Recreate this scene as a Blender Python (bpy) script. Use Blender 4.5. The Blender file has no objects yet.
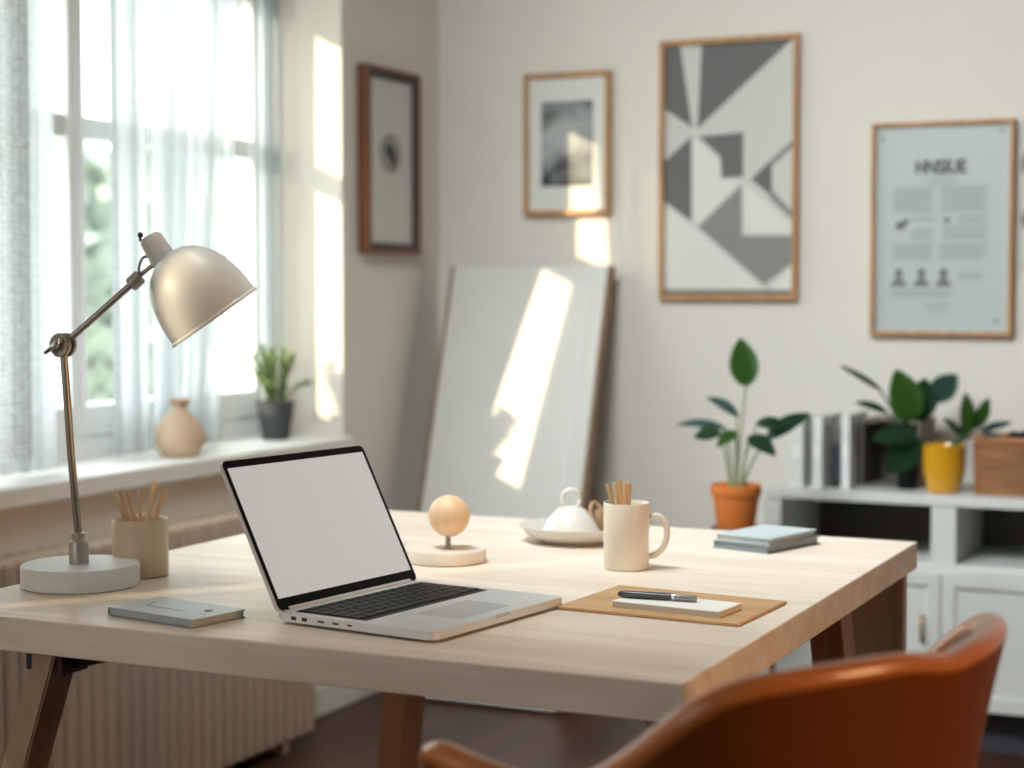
import bpy, bmesh, math, random
from mathutils import Vector, Matrix
random.seed(7)
C = bpy.context.scene
COL = C.collection
PI = math.pi
rad = math.radians

# ---------------------------------------------------------------- camera
CAM = (0.0, 0.0, 1.177)
YAW = rad(24.9)
cd = bpy.data.cameras.new('camera')
cd.sensor_width = 36.0
cd.lens = 62.09
cd.dof.use_dof = True
cd.dof.focus_distance = 2.42
cd.dof.aperture_fstop = 3.0
cd.clip_start = 0.05
cam = bpy.data.objects.new('camera', cd)
COL.objects.link(cam)
cam.location = CAM
cam.rotation_euler = (rad(90 - 3.05), 0, YAW)
C.camera = cam

# ---------------------------------------------------------------- world, sun, area lights, exposure
C.view_settings.view_transform = 'Standard'
C.view_settings.look = 'None'
C.view_settings.exposure = 0.0
C.view_settings.gamma = 1.0
C.view_settings.use_curve_mapping = False

W = bpy.data.worlds.new('world')
C.world = W
W.use_nodes = True
nt = W.node_tree
nt.nodes.clear()
wo = nt.nodes.new('ShaderNodeOutputWorld')
bg = nt.nodes.new('ShaderNodeBackground')
tc = nt.nodes.new('ShaderNodeTexCoord')
sx = nt.nodes.new('ShaderNodeSeparateXYZ')
mr = nt.nodes.new('ShaderNodeMapRange')
rp = nt.nodes.new('ShaderNodeValToRGB')
nt.links.new(tc.outputs['Generated'], sx.inputs[0])
# sky is brightest on the sun's side (towards -X), dimmer behind the viewer
mr.inputs['From Min'].default_value = -1.0
mr.inputs['From Max'].default_value = 1.0
mr.inputs['To Min'].default_value = 7.5
mr.inputs['To Max'].default_value = 0.3
nt.links.new(sx.outputs['X'], mr.inputs['Value'])
rp.color_ramp.elements[0].position = 0.45
rp.color_ramp.elements[0].color = (0.62, 0.66, 0.62, 1)
rp.color_ramp.elements[1].position = 0.6
rp.color_ramp.elements[1].color = (0.92, 0.97, 1.0, 1)
mz = nt.nodes.new('ShaderNodeMapRange')
mz.inputs['From Min'].default_value = -1.0
nt.links.new(sx.outputs['Z'], mz.inputs['Value'])
nt.links.new(mz.outputs[0], rp.inputs[0])
nt.links.new(rp.outputs[0], bg.inputs[0])
nt.links.new(mr.outputs[0], bg.inputs[1])
nt.links.new(bg.outputs[0], wo.inputs[0])

def aim(o, d):
    o.rotation_euler = Vector(d).to_track_quat('-Z', 'Y').to_euler()

sd = bpy.data.lights.new('sun', 'SUN')
sd.energy = 7.5
sd.angle = rad(0.9)
sd.color = (1.0, 0.79, 0.54)
so = bpy.data.objects.new('sun', sd)
COL.objects.link(so)
so.location = (-6, -4, 4)
aim(so, (1.0, 1.28, -0.45))

def area(name, loc, d, sx_, sy_, e, col):
    l = bpy.data.lights.new(name, 'AREA')
    l.shape = 'RECTANGLE'
    l.size = sx_
    l.size_y = sy_
    l.energy = e
    l.color = col
    o = bpy.data.objects.new(name, l)
    COL.objects.link(o)
    o.location = loc
    aim(o, d)
    return o
# added fill lights without real sources: overhead, rear and warm right side
sl = area('overhead_fill', (-1.4, 2.3, 2.5), (1.0, 2.1, -1.75), 0.9, 0.7, 49, (0.89, 0.975, 1.0))  # added to brighten back wall and tabletop; the ceiling has no opening
area('rear_fill', (-1.9, -1.7, 1.7), (0.42, 1, -0.05), 1.6, 1.5, 20, (0.97, 0.98, 1.0))  # added fill from behind the camera; the front wall has no window
wl = area('warm_bounce_fill', (2.3, 1.9, 1.5), (-1, -0.12, -0.22), 0.7, 0.9, 8, (1.0, 0.58, 0.28))  # added for warm edges, standing in for bounce from the right
wl.data.spread = rad(75)
sl.data.spread = rad(128)

# ---------------------------------------------------------------- materials
def rgb(r, g, b):
    f = lambda c: ((c / 255) / 12.92) if c / 255 <= 0.04045 else (((c / 255) + 0.055) / 1.055) ** 2.4
    return (f(r), f(g), f(b), 1.0)

def mat(name, col, rough=0.5, metal=0.0, var=0.06, scale=8.0, bump=0.0, bscale=60.0, spec=0.5, stretch=None, coat=0.0, trans=0.0, emit=None, estr=0.0):
    m = bpy.data.materials.new(name)
    m.use_nodes = True
    n = m.node_tree
    p = n.nodes['Principled BSDF']
    t = n.nodes.new('ShaderNodeTexCoord')
    mp = n.nodes.new('ShaderNodeMapping')
    if stretch:
        mp.inputs['Scale'].default_value = stretch
    n.links.new(t.outputs['Object'], mp.inputs[0])
    nz = n.nodes.new('ShaderNodeTexNoise')
    nz.inputs['Scale'].default_value = scale
    nz.inputs['Detail'].default_value = 5
    n.links.new(mp.outputs[0], nz.inputs['Vector'])
    mx = n.nodes.new('ShaderNodeMix')
    mx.data_type = 'RGBA'
    mx.inputs[6].default_value = tuple(c * (1 - var) for c in col[:3]) + (1,)
    mx.inputs[7].default_value = tuple(min(1, c * (1 + var)) for c in col[:3]) + (1,)
    n.links.new(nz.outputs[0], mx.inputs[0])
    n.links.new(mx.outputs[2], p.inputs['Base Color'])
    p.inputs['Roughness'].default_value = rough
    p.inputs['Metallic'].default_value = metal
    p.inputs['Specular IOR Level'].default_value = spec
    p.inputs['Coat Weight'].default_value = coat
    p.inputs['Transmission Weight'].default_value = trans
    if emit:
        p.inputs['Emission Color'].default_value = emit
        p.inputs['Emission Strength'].default_value = estr
    if bump > 0:
        b = n.nodes.new('ShaderNodeBump')
        b.inputs['Strength'].default_value = bump
        b.inputs['Distance'].default_value = 0.002
        n2 = n.nodes.new('ShaderNodeTexNoise')
        n2.inputs['Scale'].default_value = bscale
        n2.inputs['Detail'].default_value = 3
        n.links.new(mp.outputs[0], n2.inputs['Vector'])
        n.links.new(n2.outputs[0], b.inputs['Height'])
        n.links.new(b.outputs[0], p.inputs['Normal'])
    return m

def wood(name, c1, c2, rough=0.5, axis='X', scale=1.0, bump=0.15, wave=0.5):
    m = bpy.data.materials.new(name)
    m.use_nodes = True
    n = m.node_tree
    p = n.nodes['Principled BSDF']
    t = n.nodes.new('ShaderNodeTexCoord')
    mp = n.nodes.new('ShaderNodeMapping')
    s = {'X': (1.2, 14, 14), 'Y': (14, 1.2, 14), 'Z': (14, 14, 1.2)}[axis]
    mp.inputs['Scale'].default_value = tuple(v * scale for v in s)
    n.links.new(t.outputs['Object'], mp.inputs[0])
    a = n.nodes.new('ShaderNodeTexNoise')
    a.inputs['Scale'].default_value = 1.0
    a.inputs['Detail'].default_value = 6
    a.inputs['Distortion'].default_value = wave
    b = n.nodes.new('ShaderNodeTexNoise')
    b.inputs['Scale'].default_value = 9.0
    b.inputs['Detail'].default_value = 4
    n.links.new(mp.outputs[0], a.inputs['Vector'])
    n.links.new(mp.outputs[0], b.inputs['Vector'])
    ad = n.nodes.new('ShaderNodeMath')
    ad.operation = 'MULTIPLY_ADD'
    ad.inputs[1].default_value = 0.35
    n.links.new(b.outputs[0], ad.inputs[0])
    n.links.new(a.outputs[0], ad.inputs[2])
    r = n.nodes.new('ShaderNodeValToRGB')
    r.color_ramp.elements[0].position = 0.45
    r.color_ramp.elements[0].color = c2
    r.color_ramp.elements[1].position = 0.85
    r.color_ramp.elements[1].color = c1
    n.links.new(ad.outputs[0], r.inputs[0])
    n.links.new(r.outputs[0], p.inputs['Base Color'])
    p.inputs['Roughness'].default_value = rough
    bp = n.nodes.new('ShaderNodeBump')
    bp.inputs['Strength'].default_value = bump
    bp.inputs['Distance'].default_value = 0.001
    n.links.new(ad.outputs[0], bp.inputs['Height'])
    n.links.new(bp.outputs[0], p.inputs['Normal'])
    return m

def sheer(name, col, clear, weave=0.0, trans=0.6):
    """thin cloth: part open weave, part translucent, part diffuse"""
    m = bpy.data.materials.new(name)
    m.use_nodes = True
    n = m.node_tree
    n.nodes.clear()
    o = n.nodes.new('ShaderNodeOutputMaterial')
    tr = n.nodes.new('ShaderNodeBsdfTransparent')
    tl = n.nodes.new('ShaderNodeBsdfTranslucent')
    df = n.nodes.new('ShaderNodeBsdfDiffuse')
    m1 = n.nodes.new('ShaderNodeMixShader')
    m2 = n.nodes.new('ShaderNodeMixShader')
    m1.inputs[0].default_value = 1 - trans
    n.links.new(tl.outputs[0], m1.inputs[1])
    n.links.new(df.outputs[0], m1.inputs[2])
    n.links.new(m1.outputs[0], m2.inputs[1])
    n.links.new(tr.outputs[0], m2.inputs[2])
    n.links.new(m2.outputs[0], o.inputs[0])
    t = n.nodes.new('ShaderNodeTexCoord')
    if weave > 0:
        mp = n.nodes.new('ShaderNodeMapping')
        mp.inputs['Scale'].default_value = (70, 70, 125)
        n.links.new(t.outputs['UV'], mp.inputs[0])
        v = n.nodes.new('ShaderNodeTexVoronoi')
        v.inputs['Scale'].default_value = 1.0
        v.inputs['Randomness'].default_value = 0.35
        sc = n.nodes.new('ShaderNodeMapping')
        sc.inputs['Scale'].default_value = (42, 80, 1)
        n.links.new(t.outputs['UV'], sc.inputs[0])
        n.links.new(sc.outputs[0], v.inputs['Vector'])
        r = n.nodes.new('ShaderNodeValToRGB')
        r.color_ramp.elements[0].position = 0.1
        r.color_ramp.elements[0].color = col
        r.color_ramp.elements[1].position = 0.75
        r.color_ramp.elements[1].color = tuple(c * (1 - weave) for c in col[:3]) + (1,)
        n.links.new(v.outputs['Distance'], r.inputs[0])
        n.links.new(r.outputs[0], tl.inputs[0])
        n.links.new(r.outputs[0], df.inputs[0])
        b = n.nodes.new('ShaderNodeBump')
        b.inputs['Strength'].default_value = 0.6
        b.inputs['Distance'].default_value = 0.003
        b.invert = True
        n.links.new(v.outputs['Distance'], b.inputs['Height'])
        n.links.new(b.outputs[0], df.inputs['Normal'])
    else:
        tl.inputs[0].default_value = col
        df.inputs[0].default_value = col
    m2.inputs[0].default_value = clear
    return m

M = {}
M['wall'] = mat('wall_paint', rgb(228, 221, 211), 0.9, var=0.02, bump=0.1, bscale=220)
M['ceiling'] = mat('ceiling_paint', rgb(186, 178, 168), 0.9, var=0.02)
M['floor'] = wood('floor_oak', rgb(84, 50, 34), rgb(48, 27, 18), 0.45, 'Y', 0.6)
M['trim'] = mat('white_trim', rgb(232, 231, 226), 0.45, var=0.02)
M['window_paint'] = mat('window_paint', rgb(242, 244, 244), 0.4, var=0.02)
gm = bpy.data.materials.new('window_glass')
gm.use_nodes = True
gn = gm.node_tree
gn.nodes.clear()
g_o = gn.nodes.new('ShaderNodeOutputMaterial')
g_m = gn.nodes.new('ShaderNodeMixShader')
g_t = gn.nodes.new('ShaderNodeBsdfTransparent')
g_g = gn.nodes.new('ShaderNodeBsdfGlossy')
g_g.inputs['Roughness'].default_value = 0.0
g_t.inputs[0].default_value = (0.96, 0.98, 0.97, 1)
g_m.inputs[0].default_value = 0.05
gn.links.new(g_t.outputs[0], g_m.inputs[1])
gn.links.new(g_g.outputs[0], g_m.inputs[2])
gn.links.new(g_m.outputs[0], g_o.inputs[0])
M['glass'] = gm
M['table'] = wood('pale_ash', rgb(242, 228, 212), rgb(220, 202, 182), 0.42, 'X', 0.7, 0.08, 1.4)
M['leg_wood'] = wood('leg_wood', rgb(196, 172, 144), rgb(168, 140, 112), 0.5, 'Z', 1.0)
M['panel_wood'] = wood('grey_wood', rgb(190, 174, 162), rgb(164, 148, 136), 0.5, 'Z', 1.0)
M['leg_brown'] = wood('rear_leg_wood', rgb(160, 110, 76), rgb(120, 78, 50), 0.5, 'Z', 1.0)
M['white'] = mat('white_lacquer', rgb(222, 222, 217), 0.4, var=0.02)
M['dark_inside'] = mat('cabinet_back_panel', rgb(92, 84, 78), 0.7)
M['lamp'] = mat('lamp_enamel', rgb(216, 217, 213), 0.42, var=0.02, coat=0.12)
M['lamp_base'] = mat('lamp_base_enamel', rgb(226, 224, 218), 0.5, var=0.02)
M['lamp_metal'] = mat('lamp_metal', rgb(150, 144, 134), 0.32, 0.85)
M['lamp_grey'] = mat('lamp_grey', rgb(178, 172, 162), 0.35, 0.4)
M['ceramic'] = mat('cream_ceramic', rgb(218, 196, 166), 0.42, var=0.03, bump=0.08, bscale=300)
M['mug'] = mat('mug_glaze', rgb(232, 220, 202), 0.35, var=0.02, coat=0.2)
M['stick'] = wood('bamboo', rgb(234, 200, 154), rgb(212, 172, 122), 0.5, 'Z', 3.0)
M['alu'] = mat('aluminium', rgb(222, 224, 225), 0.38, 0.55, var=0.01)
M['alu_pad'] = mat('trackpad_glass', rgb(190, 193, 195), 0.35, 0.4, var=0.01)
M['black'] = mat('black_plastic', rgb(14, 14, 16), 0.45, var=0.02, spec=0.25)
M['bezel'] = mat('black_bezel', rgb(6, 6, 7), 0.3, var=0.02, spec=0.2)
M['port'] = mat('port_dark', rgb(40, 38, 36), 0.5)
M['screen'] = mat('blank_display', rgb(120, 120, 119), 0.35, var=0.01, emit=rgb(205, 204, 200), estr=0.66)
M['ball'] = wood('turned_beech', rgb(246, 212, 172), rgb(232, 190, 146), 0.45, 'Z', 1.5, 0.05)
M['brass'] = mat('brass', rgb(170, 130, 80), 0.3, 0.9)
M['disc'] = mat('pale_disc', rgb(232, 220, 202), 0.55, var=0.02)
M['disc_side'] = M['disc']
M['plate'] = mat('stoneware_plate', rgb(214, 208, 198), 0.35, var=0.05)
M['glassy'] = mat('white_glaze', rgb(222, 218, 210), 0.15, var=0.03, coat=0.6)
M['twine'] = wood('jute_twine', rgb(180, 146, 112), rgb(128, 94, 66), 0.8, 'Z', 4.0, 0.4)
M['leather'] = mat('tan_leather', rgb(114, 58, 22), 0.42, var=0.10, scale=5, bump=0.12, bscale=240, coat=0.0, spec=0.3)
M['leather_rim_lit'] = mat('tan_leather_lit_rim', rgb(196, 118, 60), 0.28, var=0.06, coat=0.3)  # lighter leather, so the rim's highlight is put into its colour
M['mat_board'] = wood('cork_mat', rgb(206, 166, 120), rgb(176, 132, 88), 0.6, 'X', 1.4, 0.1)
M['paper'] = mat('paper', rgb(240, 238, 230), 0.7, var=0.02)
M['paper_edge'] = mat('paper_edge', rgb(216, 209, 196), 0.8, var=0.1, scale=300, stretch=(0.1, 0.1, 20))
M['note_cover'] = mat('grey_cover', rgb(170, 176, 178), 0.38, var=0.03)
M['note_dark'] = mat('slate_cover', rgb(136, 146, 150), 0.45, var=0.03)
M['book_cover'] = mat('pale_blue_grey_cover', rgb(184, 194, 198), 0.5, var=0.04)
M['frame_wood'] = wood('frame_oak', rgb(200, 150, 100), rgb(168, 120, 74), 0.5, 'Z', 2.0)
M['frame_walnut'] = wood('frame_walnut', rgb(132, 78, 42), rgb(84, 46, 24), 0.45, 'Z', 2.0)
M['print_light'] = mat('print_light', rgb(208, 206, 198), 0.75, var=0.02)
M['print_white'] = mat('print_white', rgb(224, 222, 214), 0.7, var=0.02)
M['print_grey'] = mat('print_grey', rgb(140, 138, 134), 0.75, var=0.05)
M['print_dark'] = mat('print_dark', rgb(108, 106, 104), 0.75, var=0.05)
M['print_mid'] = mat('print_mid_tone', rgb(120, 116, 108), 0.75)  # grey of the print's bottom band and the motif's ring
M['poster_paper'] = mat('poster_paper', rgb(186, 192, 190), 0.5, var=0.02)
M['ink'] = mat('poster_ink', rgb(56, 58, 58), 0.6)
M['ink_soft'] = mat('poster_small_print', rgb(160, 165, 163), 0.7, var=0.08, scale=200)
M['ink_mid'] = mat('poster_mid_ink', rgb(118, 122, 120), 0.7)
M['terracotta'] = mat('terracotta', rgb(224, 126, 54), 0.75, var=0.10, scale=12)
M['soil'] = mat('soil', rgb(52, 38, 28), 0.95, var=0.4, scale=80, bump=0.8, bscale=150)
M['leaf_green'] = mat('leaf_green', rgb(70, 112, 44), 0.38, var=0.25, scale=14)
M['leaf_deep'] = mat('leaf_deep', rgb(40, 76, 46), 0.36, var=0.25, scale=14)
M['leaf_blue'] = mat('leaf_bluegreen', rgb(72, 104, 96), 0.4, var=0.2, scale=14)
M['leaf_herb'] = mat('leaf_herb', rgb(138, 160, 100), 0.6, var=0.3, scale=30)
M['stem'] = mat('stem_green', rgb(150, 160, 112), 0.6)
M['stem_dark'] = mat('stem_dark', rgb(70, 92, 52), 0.6)
M['dark_pot'] = mat('slate_pot', rgb(66, 68, 72), 0.6, var=0.1)
M['vase'] = mat('sand_vase', rgb(214, 186, 158), 0.7, var=0.08, scale=20)
M['yellow'] = mat('mustard_glaze', rgb(216, 156, 30), 0.25, var=0.25, scale=14, coat=0.4)
M['basket'] = wood('wicker', rgb(212, 156, 110), rgb(168, 110, 70), 0.7, 'X', 6.0, 0.6)
M['charcoal'] = mat('charcoal', rgb(62, 64, 70), 0.7, var=0.15)
M['taupe'] = mat('taupe_board', rgb(124, 116, 108), 0.8, var=0.08)
M['folder'] = mat('white_card', rgb(224, 224, 220), 0.6, var=0.02)
M['board_face'] = mat('white_board_face', rgb(222, 219, 212), 0.6, var=0.02)
M['board_edge'] = wood('board_edge_wood', rgb(150, 118, 92), rgb(112, 84, 62), 0.6, 'Z', 1.0)
M['radiator'] = mat('radiator_enamel', rgb(182, 162, 142), 0.45, var=0.03)
M['rad_dark'] = mat('radiator_inside', rgb(110, 92, 78), 0.8)
M['metal_dark'] = mat('bracket_steel', rgb(70, 62, 56), 0.45, 0.6)
M['chrome'] = mat('chrome', rgb(200, 200, 200), 0.15, 1.0)
M['pen_dark'] = mat('pen_gunmetal', rgb(74, 74, 74), 0.28, 0.4)
M['pen_grey'] = mat('pen_grey', rgb(150, 152, 150), 0.35, 0.3)
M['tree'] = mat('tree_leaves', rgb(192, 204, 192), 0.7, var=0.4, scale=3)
M['bark'] = mat('tree_bark', rgb(120, 110, 100), 0.9)
M['stand'] = wood('stand_wood', rgb(150, 104, 66), rgb(110, 72, 44), 0.5, 'Z', 1.0)
M['curtain_weave'] = sheer('woven_curtain', (0.82, 0.85, 0.865, 1), 0.015, 0.42, 0.5)
M['curtain_half'] = sheer('half_sheer_curtain', (0.66, 0.69, 0.70, 1), 0.03, 0.2, 0.6)
M['curtain_sheer'] = sheer('sheer_curtain', (0.61, 0.64, 0.65, 1), 0.08, 0.0, 0.6)
M['curtain_bunch'] = sheer('gathered_curtain', (0.60, 0.65, 0.68, 1), 0.02, 0.0, 0.6)
M['curtain_open'] = sheer('open_sheer_curtain', (0.8, 0.82, 0.82, 1), 0.60, 0.0, 0.6)

# ---------------------------------------------------------------- helpers
def link(o):
    COL.objects.link(o)
    return o

def meshobj(name, bm, m, parent=None, smooth=False, loc=None, auto=None):
    bmesh.ops.recalc_face_normals(bm, faces=bm.faces[:])
    me = bpy.data.meshes.new(name)
    bm.to_mesh(me)
    bm.free()
    ms = m if isinstance(m, (list, tuple)) else [m]
    for k in ms:
        me.materials.append(k)
    if smooth:
        for p in me.polygons:
            p.use_smooth = True
        if auto is not None:
            try:
                me.set_sharp_from_angle(angle=rad(auto))
            except Exception:
                pass
    o = link(bpy.data.objects.new(name, me))
    if parent:
        o.parent = parent
    if loc:
        o.location = loc
    return o

def thing(name, label, cat, loc=(0, 0, 0), rz=0.0, group=None):
    o = link(bpy.data.objects.new(name, None))
    o.empty_display_size = 0.05
    o.location = loc
    o.rotation_euler = (0, 0, rz)
    o['label'] = label
    o['category'] = cat
    if group:
        o['group'] = group
    return o

def tag(o, label, cat, group=None):
    o['label'] = label
    o['category'] = cat
    if group:
        o['group'] = group
    return o

def struct(name, bm, m, **k):
    o = meshobj(name, bm, m, **k)
    o['kind'] = 'structure'
    return o

def box(bm, x0, x1, y0, y1, z0, z1, bev=0.0, seg=2, mi=0, mtx=None):
    r = bmesh.ops.create_cube(bm, size=1.0)
    vs = r['verts']
    for v in vs:
        v.co = Vector((x0 + (v.co.x + .5) * (x1 - x0), y0 + (v.co.y + .5) * (y1 - y0), z0 + (v.co.z + .5) * (z1 - z0)))
    fs = set(f for v in vs for f in v.link_faces)
    if bev > 0:
        es = list(set(e for v in vs for e in v.link_edges))
        r2 = bmesh.ops.bevel(bm, geom=es, offset=bev, segments=seg, affect='EDGES', profile=0.5)
        fs = set(r2['faces']) | set(f for f in fs if f.is_valid)
        vs = list(set(v for f in fs for v in f.verts))
        fs = set(f for v in vs for f in v.link_faces)
    for f in fs:
        f.material_index = mi
    if mtx is not None:
        for v in set(v for f in fs for v in f.verts):
            v.co = mtx @ v.co
    return list(fs)

def B(*a, **k):
    bm = bmesh.new()
    box(bm, *a, **k)
    return bm

def frame_to(a, b):
    """matrix taking z axis to direction a->b, at a"""
    d = (Vector(b) - Vector(a))
    q = d.to_track_quat('Z', 'Y')
    return Matrix.Translation(Vector(a)) @ q.to_matrix().to_4x4()

def lathe(bm, prof, n=48, mtx=None, mi=0, close=False):
    """prof: list of (r, z)"""
    rings = []
    for r, z in prof:
        if r < 1e-6:
            v = bm.verts.new((0, 0, z))
            rings.append([v])
        else:
            rings.append([bm.verts.new((r * math.cos(2 * PI * i / n), r * math.sin(2 * PI * i / n), z)) for i in range(n)])
    new = [v for q in rings for v in q]
    for a, b in zip(rings, rings[1:]):
        for i in range(n):
            j = (i + 1) % n
            if len(a) == 1 and len(b) == 1:
                continue
            if len(a) == 1:
                f = bm.faces.new((a[0], b[i], b[j]))
            elif len(b) == 1:
                f = bm.faces.new((a[i], a[j], b[0]))
            else:
                f = bm.faces.new((a[i], a[j], b[j], b[i]))
            f.material_index = mi
    if mtx is not None:
        for v in new:
            v.co = mtx @ v.co
    return new

def L(prof, n=48, mtx=None):
    bm = bmesh.new()
    lathe(bm, prof, n, mtx)
    return bm

def tube(bm, pts, radii, n=12, caps=True, mi=0, flat=None):
    pts = [Vector(p) for p in pts]
    if not isinstance(radii, (list, tuple)):
        radii = [radii] * len(pts)
    rings = []
    up = None
    for i, p in enumerate(pts):
        t = (pts[min(i + 1, len(pts) - 1)] - pts[max(i - 1, 0)]).normalized()
        if up is None:
            up = Vector((0, 0, 1)) if abs(t.z) < 0.9 else Vector((1, 0, 0))
        s = t.cross(up).normalized()
        u = s.cross(t).normalized()
        up = u
        fl = flat or 1.0
        rings.append([bm.verts.new(p + radii[i] * (math.cos(2 * PI * k / n) * s + fl * math.sin(2 * PI * k / n) * u)) for k in range(n)])
    for a, b in zip(rings, rings[1:]):
        for k in range(n):
            j = (k + 1) % n
            f = bm.faces.new((a[k], a[j], b[j], b[k]))
            f.material_index = mi
    if caps:
        for r in (rings[0], rings[-1]):
            try:
                f = bm.faces.new(r)
                f.material_index = mi
            except Exception:
                pass
    return rings

def T(pts, radii, n=12, **k):
    bm = bmesh.new()
    tube(bm, pts, radii, n, **k)
    return bm

def smooth_pts(pts, n=8):
    """catmull-rom resample"""
    P = [Vector(p) for p in pts]
    out = []
    for i in range(len(P) - 1):
        p0, p1, p2, p3 = P[max(i - 1, 0)], P[i], P[i + 1], P[min(i + 2, len(P) - 1)]
        for k in range(n):
            t = k / n
            out.append(0.5 * ((2 * p1) + (p2 - p0) * t + (2 * p0 - 5 * p1 + 4 * p2 - p3) * t * t + (3 * p1 - p0 - 3 * p2 + p3) * t ** 3))
    out.append(P[-1])
    return out

def copy_tree(o, parent=None):
    c = o.copy()
    COL.objects.link(c)
    if parent:
        c.parent = parent
    for ch in list(o.children):
        copy_tree(ch, c)
    return c

def V(r, d, z):
    """point r to the right of the viewer's line, d ahead, height z -> world"""
    return Vector((r * math.cos(YAW) - d * math.sin(YAW), r * math.sin(YAW) + d * math.cos(YAW), z))

# ---------------------------------------------------------------- room shell
XL = -2.525      # inner face of left wall
YB = 4.90        # inner face of back wall
XR = 3.0
YF = -2.2
HC = 2.62
TH = 0.30        # wall thickness
SZ = 0.765       # sill height
WT = 2.06        # window head
WY0, WY1 = 2.30, 4.307   # window opening along Y
XW = -2.80       # window plane

bm = bmesh.new()
box(bm, XL - TH, XR + .1, YF, YB + .1, -0.1, 0.0)
o = struct('floor', bm, M['floor'])
bm = bmesh.new()
box(bm, XL - TH - .1, XR + .1, YF, YB + .1, HC, HC + 0.1)
struct('ceiling', bm, M['ceiling'])
bm = bmesh.new()
W2Y0, W2Y1 = -0.25, 0.93  # opening for an added window, out of view
box(bm, XL - TH, XL, YF, W2Y0, 0, HC)
box(bm, XL - TH, XL, W2Y1, WY0, 0, HC)
box(bm, XL - TH, XL, W2Y0, W2Y1, 0, SZ - 0.045)
box(bm, XL - TH, XL, W2Y0, W2Y1, WT, HC)
box(bm, XL - TH, XL, WY1, YB + .1, 0, HC)
box(bm, XL - TH, XL, WY0, WY1, 0, SZ - 0.045)
box(bm, XL - TH, XL, WY0, WY1, WT, HC)
struct('wall_left', bm, M['wall'])
bm = bmesh.new()
box(bm, XL, XR + .1, YB, YB + .1, 0, HC)
struct('wall_back', bm, M['wall'])
bm = bmesh.new()
box(bm, XR, XR + .1, YF, YB, 0, HC)
struct('wall_right', bm, mat('brown_bounce_wall', rgb(128, 98, 76), 0.9, var=0.03))  # brown invented for this unseen wall to keep its bounce low and warm
bm = bmesh.new()
box(bm, XL - TH, XR + .1, YF - .1, YF, 0, HC)
struct('wall_front', bm, M['wall'])
bm = bmesh.new()
box(bm, XL, XL + .014, YF, YB, 0, 0.08, 0.003)
struct('baseboard_left', bm, M['trim'])
bm = bmesh.new()
box(bm, XL + .014, XR, YB - .014, YB, 0, 0.08, 0.003)
struct('baseboard_back', bm, M['trim'])
bm = bmesh.new()
box(bm, XW - .02, XL + 0.04, WY0 - .04, WY1 + .0, SZ - 0.045, SZ, 0.006)
sill = struct('trim_1', bm, M['trim'])
sill['label'] = 'white window sill'

# window 1: outer frame, stiles, transom, mullions, panes
bm = bmesh.new()
box(bm, XW - .03, XW + .03, WY0, WY1, SZ, SZ + 0.055)
box(bm, XW - .03, XW + .03, WY0, WY1, WT - .05, WT)
box(bm, XW - .03, XW + .03, WY0, WY0 + .06, SZ, WT)
box(bm, XW - .03, XW + .045, WY1 - .06, WY1, SZ, WT)
win = struct('window_1', bm, M['window_paint'])
fr = bmesh.new()
def casement(bm, y0, y1, zb, zt, w=0.045):
    box(bm, XW - .022, XW + .04, y0, y0 + w, zb, zt, 0.006)
    box(bm, XW - .022, XW + .04, y1 - w, y1, zb, zt, 0.006)
    box(bm, XW - .022, XW + .04, y0 + w, y1 - w, zb, zb + .075, 0.006)
    box(bm, XW - .022, XW + .04, y0 + w, y1 - w, zt - w, zt, 0.006)
    box(bm, XW - .018, XW + .032, y0 + w, y1 - w, 1.545, 1.60, 0.006)
for y0, y1 in ((2.36, 2.92), (2.925, 3.449), (3.450, 4.250)):
    b2 = bmesh.new()
    casement(b2, y0, y1, SZ + .055, WT - .05, 0.030)
    c = meshobj('window_sash', b2, M['window_paint'], win)
    g = meshobj('window_pane', B(XW - .003, XW + .003, y0 + .02, y1 - .02, SZ + .08, WT - .07), M['glass'], win)

bm = bmesh.new()
box(bm, XW - .02, XL + 0.04, W2Y0 + .0, W2Y1 + .0, SZ - 0.045, SZ, 0.006)
struct('trim_2', bm, M['trim'])
bm = bmesh.new()
box(bm, XW - .03, XW + .03, W2Y0, W2Y1, SZ, SZ + 0.055)
box(bm, XW - .03, XW + .03, W2Y0, W2Y1, WT - .05, WT)
box(bm, XW - .03, XW + .03, W2Y0, W2Y0 + .06, SZ, WT)
box(bm, XW - .03, XW + .03, W2Y1 - .06, W2Y1, SZ, WT)
win2 = struct('window_added', bm, M['window_paint'])  # unseen window added so that sun reaches the table
for y0, y1 in ((W2Y0 + .06, .34), (.341, W2Y1 - .06)):
    b2 = bmesh.new()
    casement(b2, y0, y1, SZ + .055, WT - .05)
    meshobj('window_sash', b2, M['window_paint'], win2)
    meshobj('window_pane', B(XW - .003, XW + .003, y0 + .02, y1 - .02, SZ + .08, WT - .07), M['glass'], win2)

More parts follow.
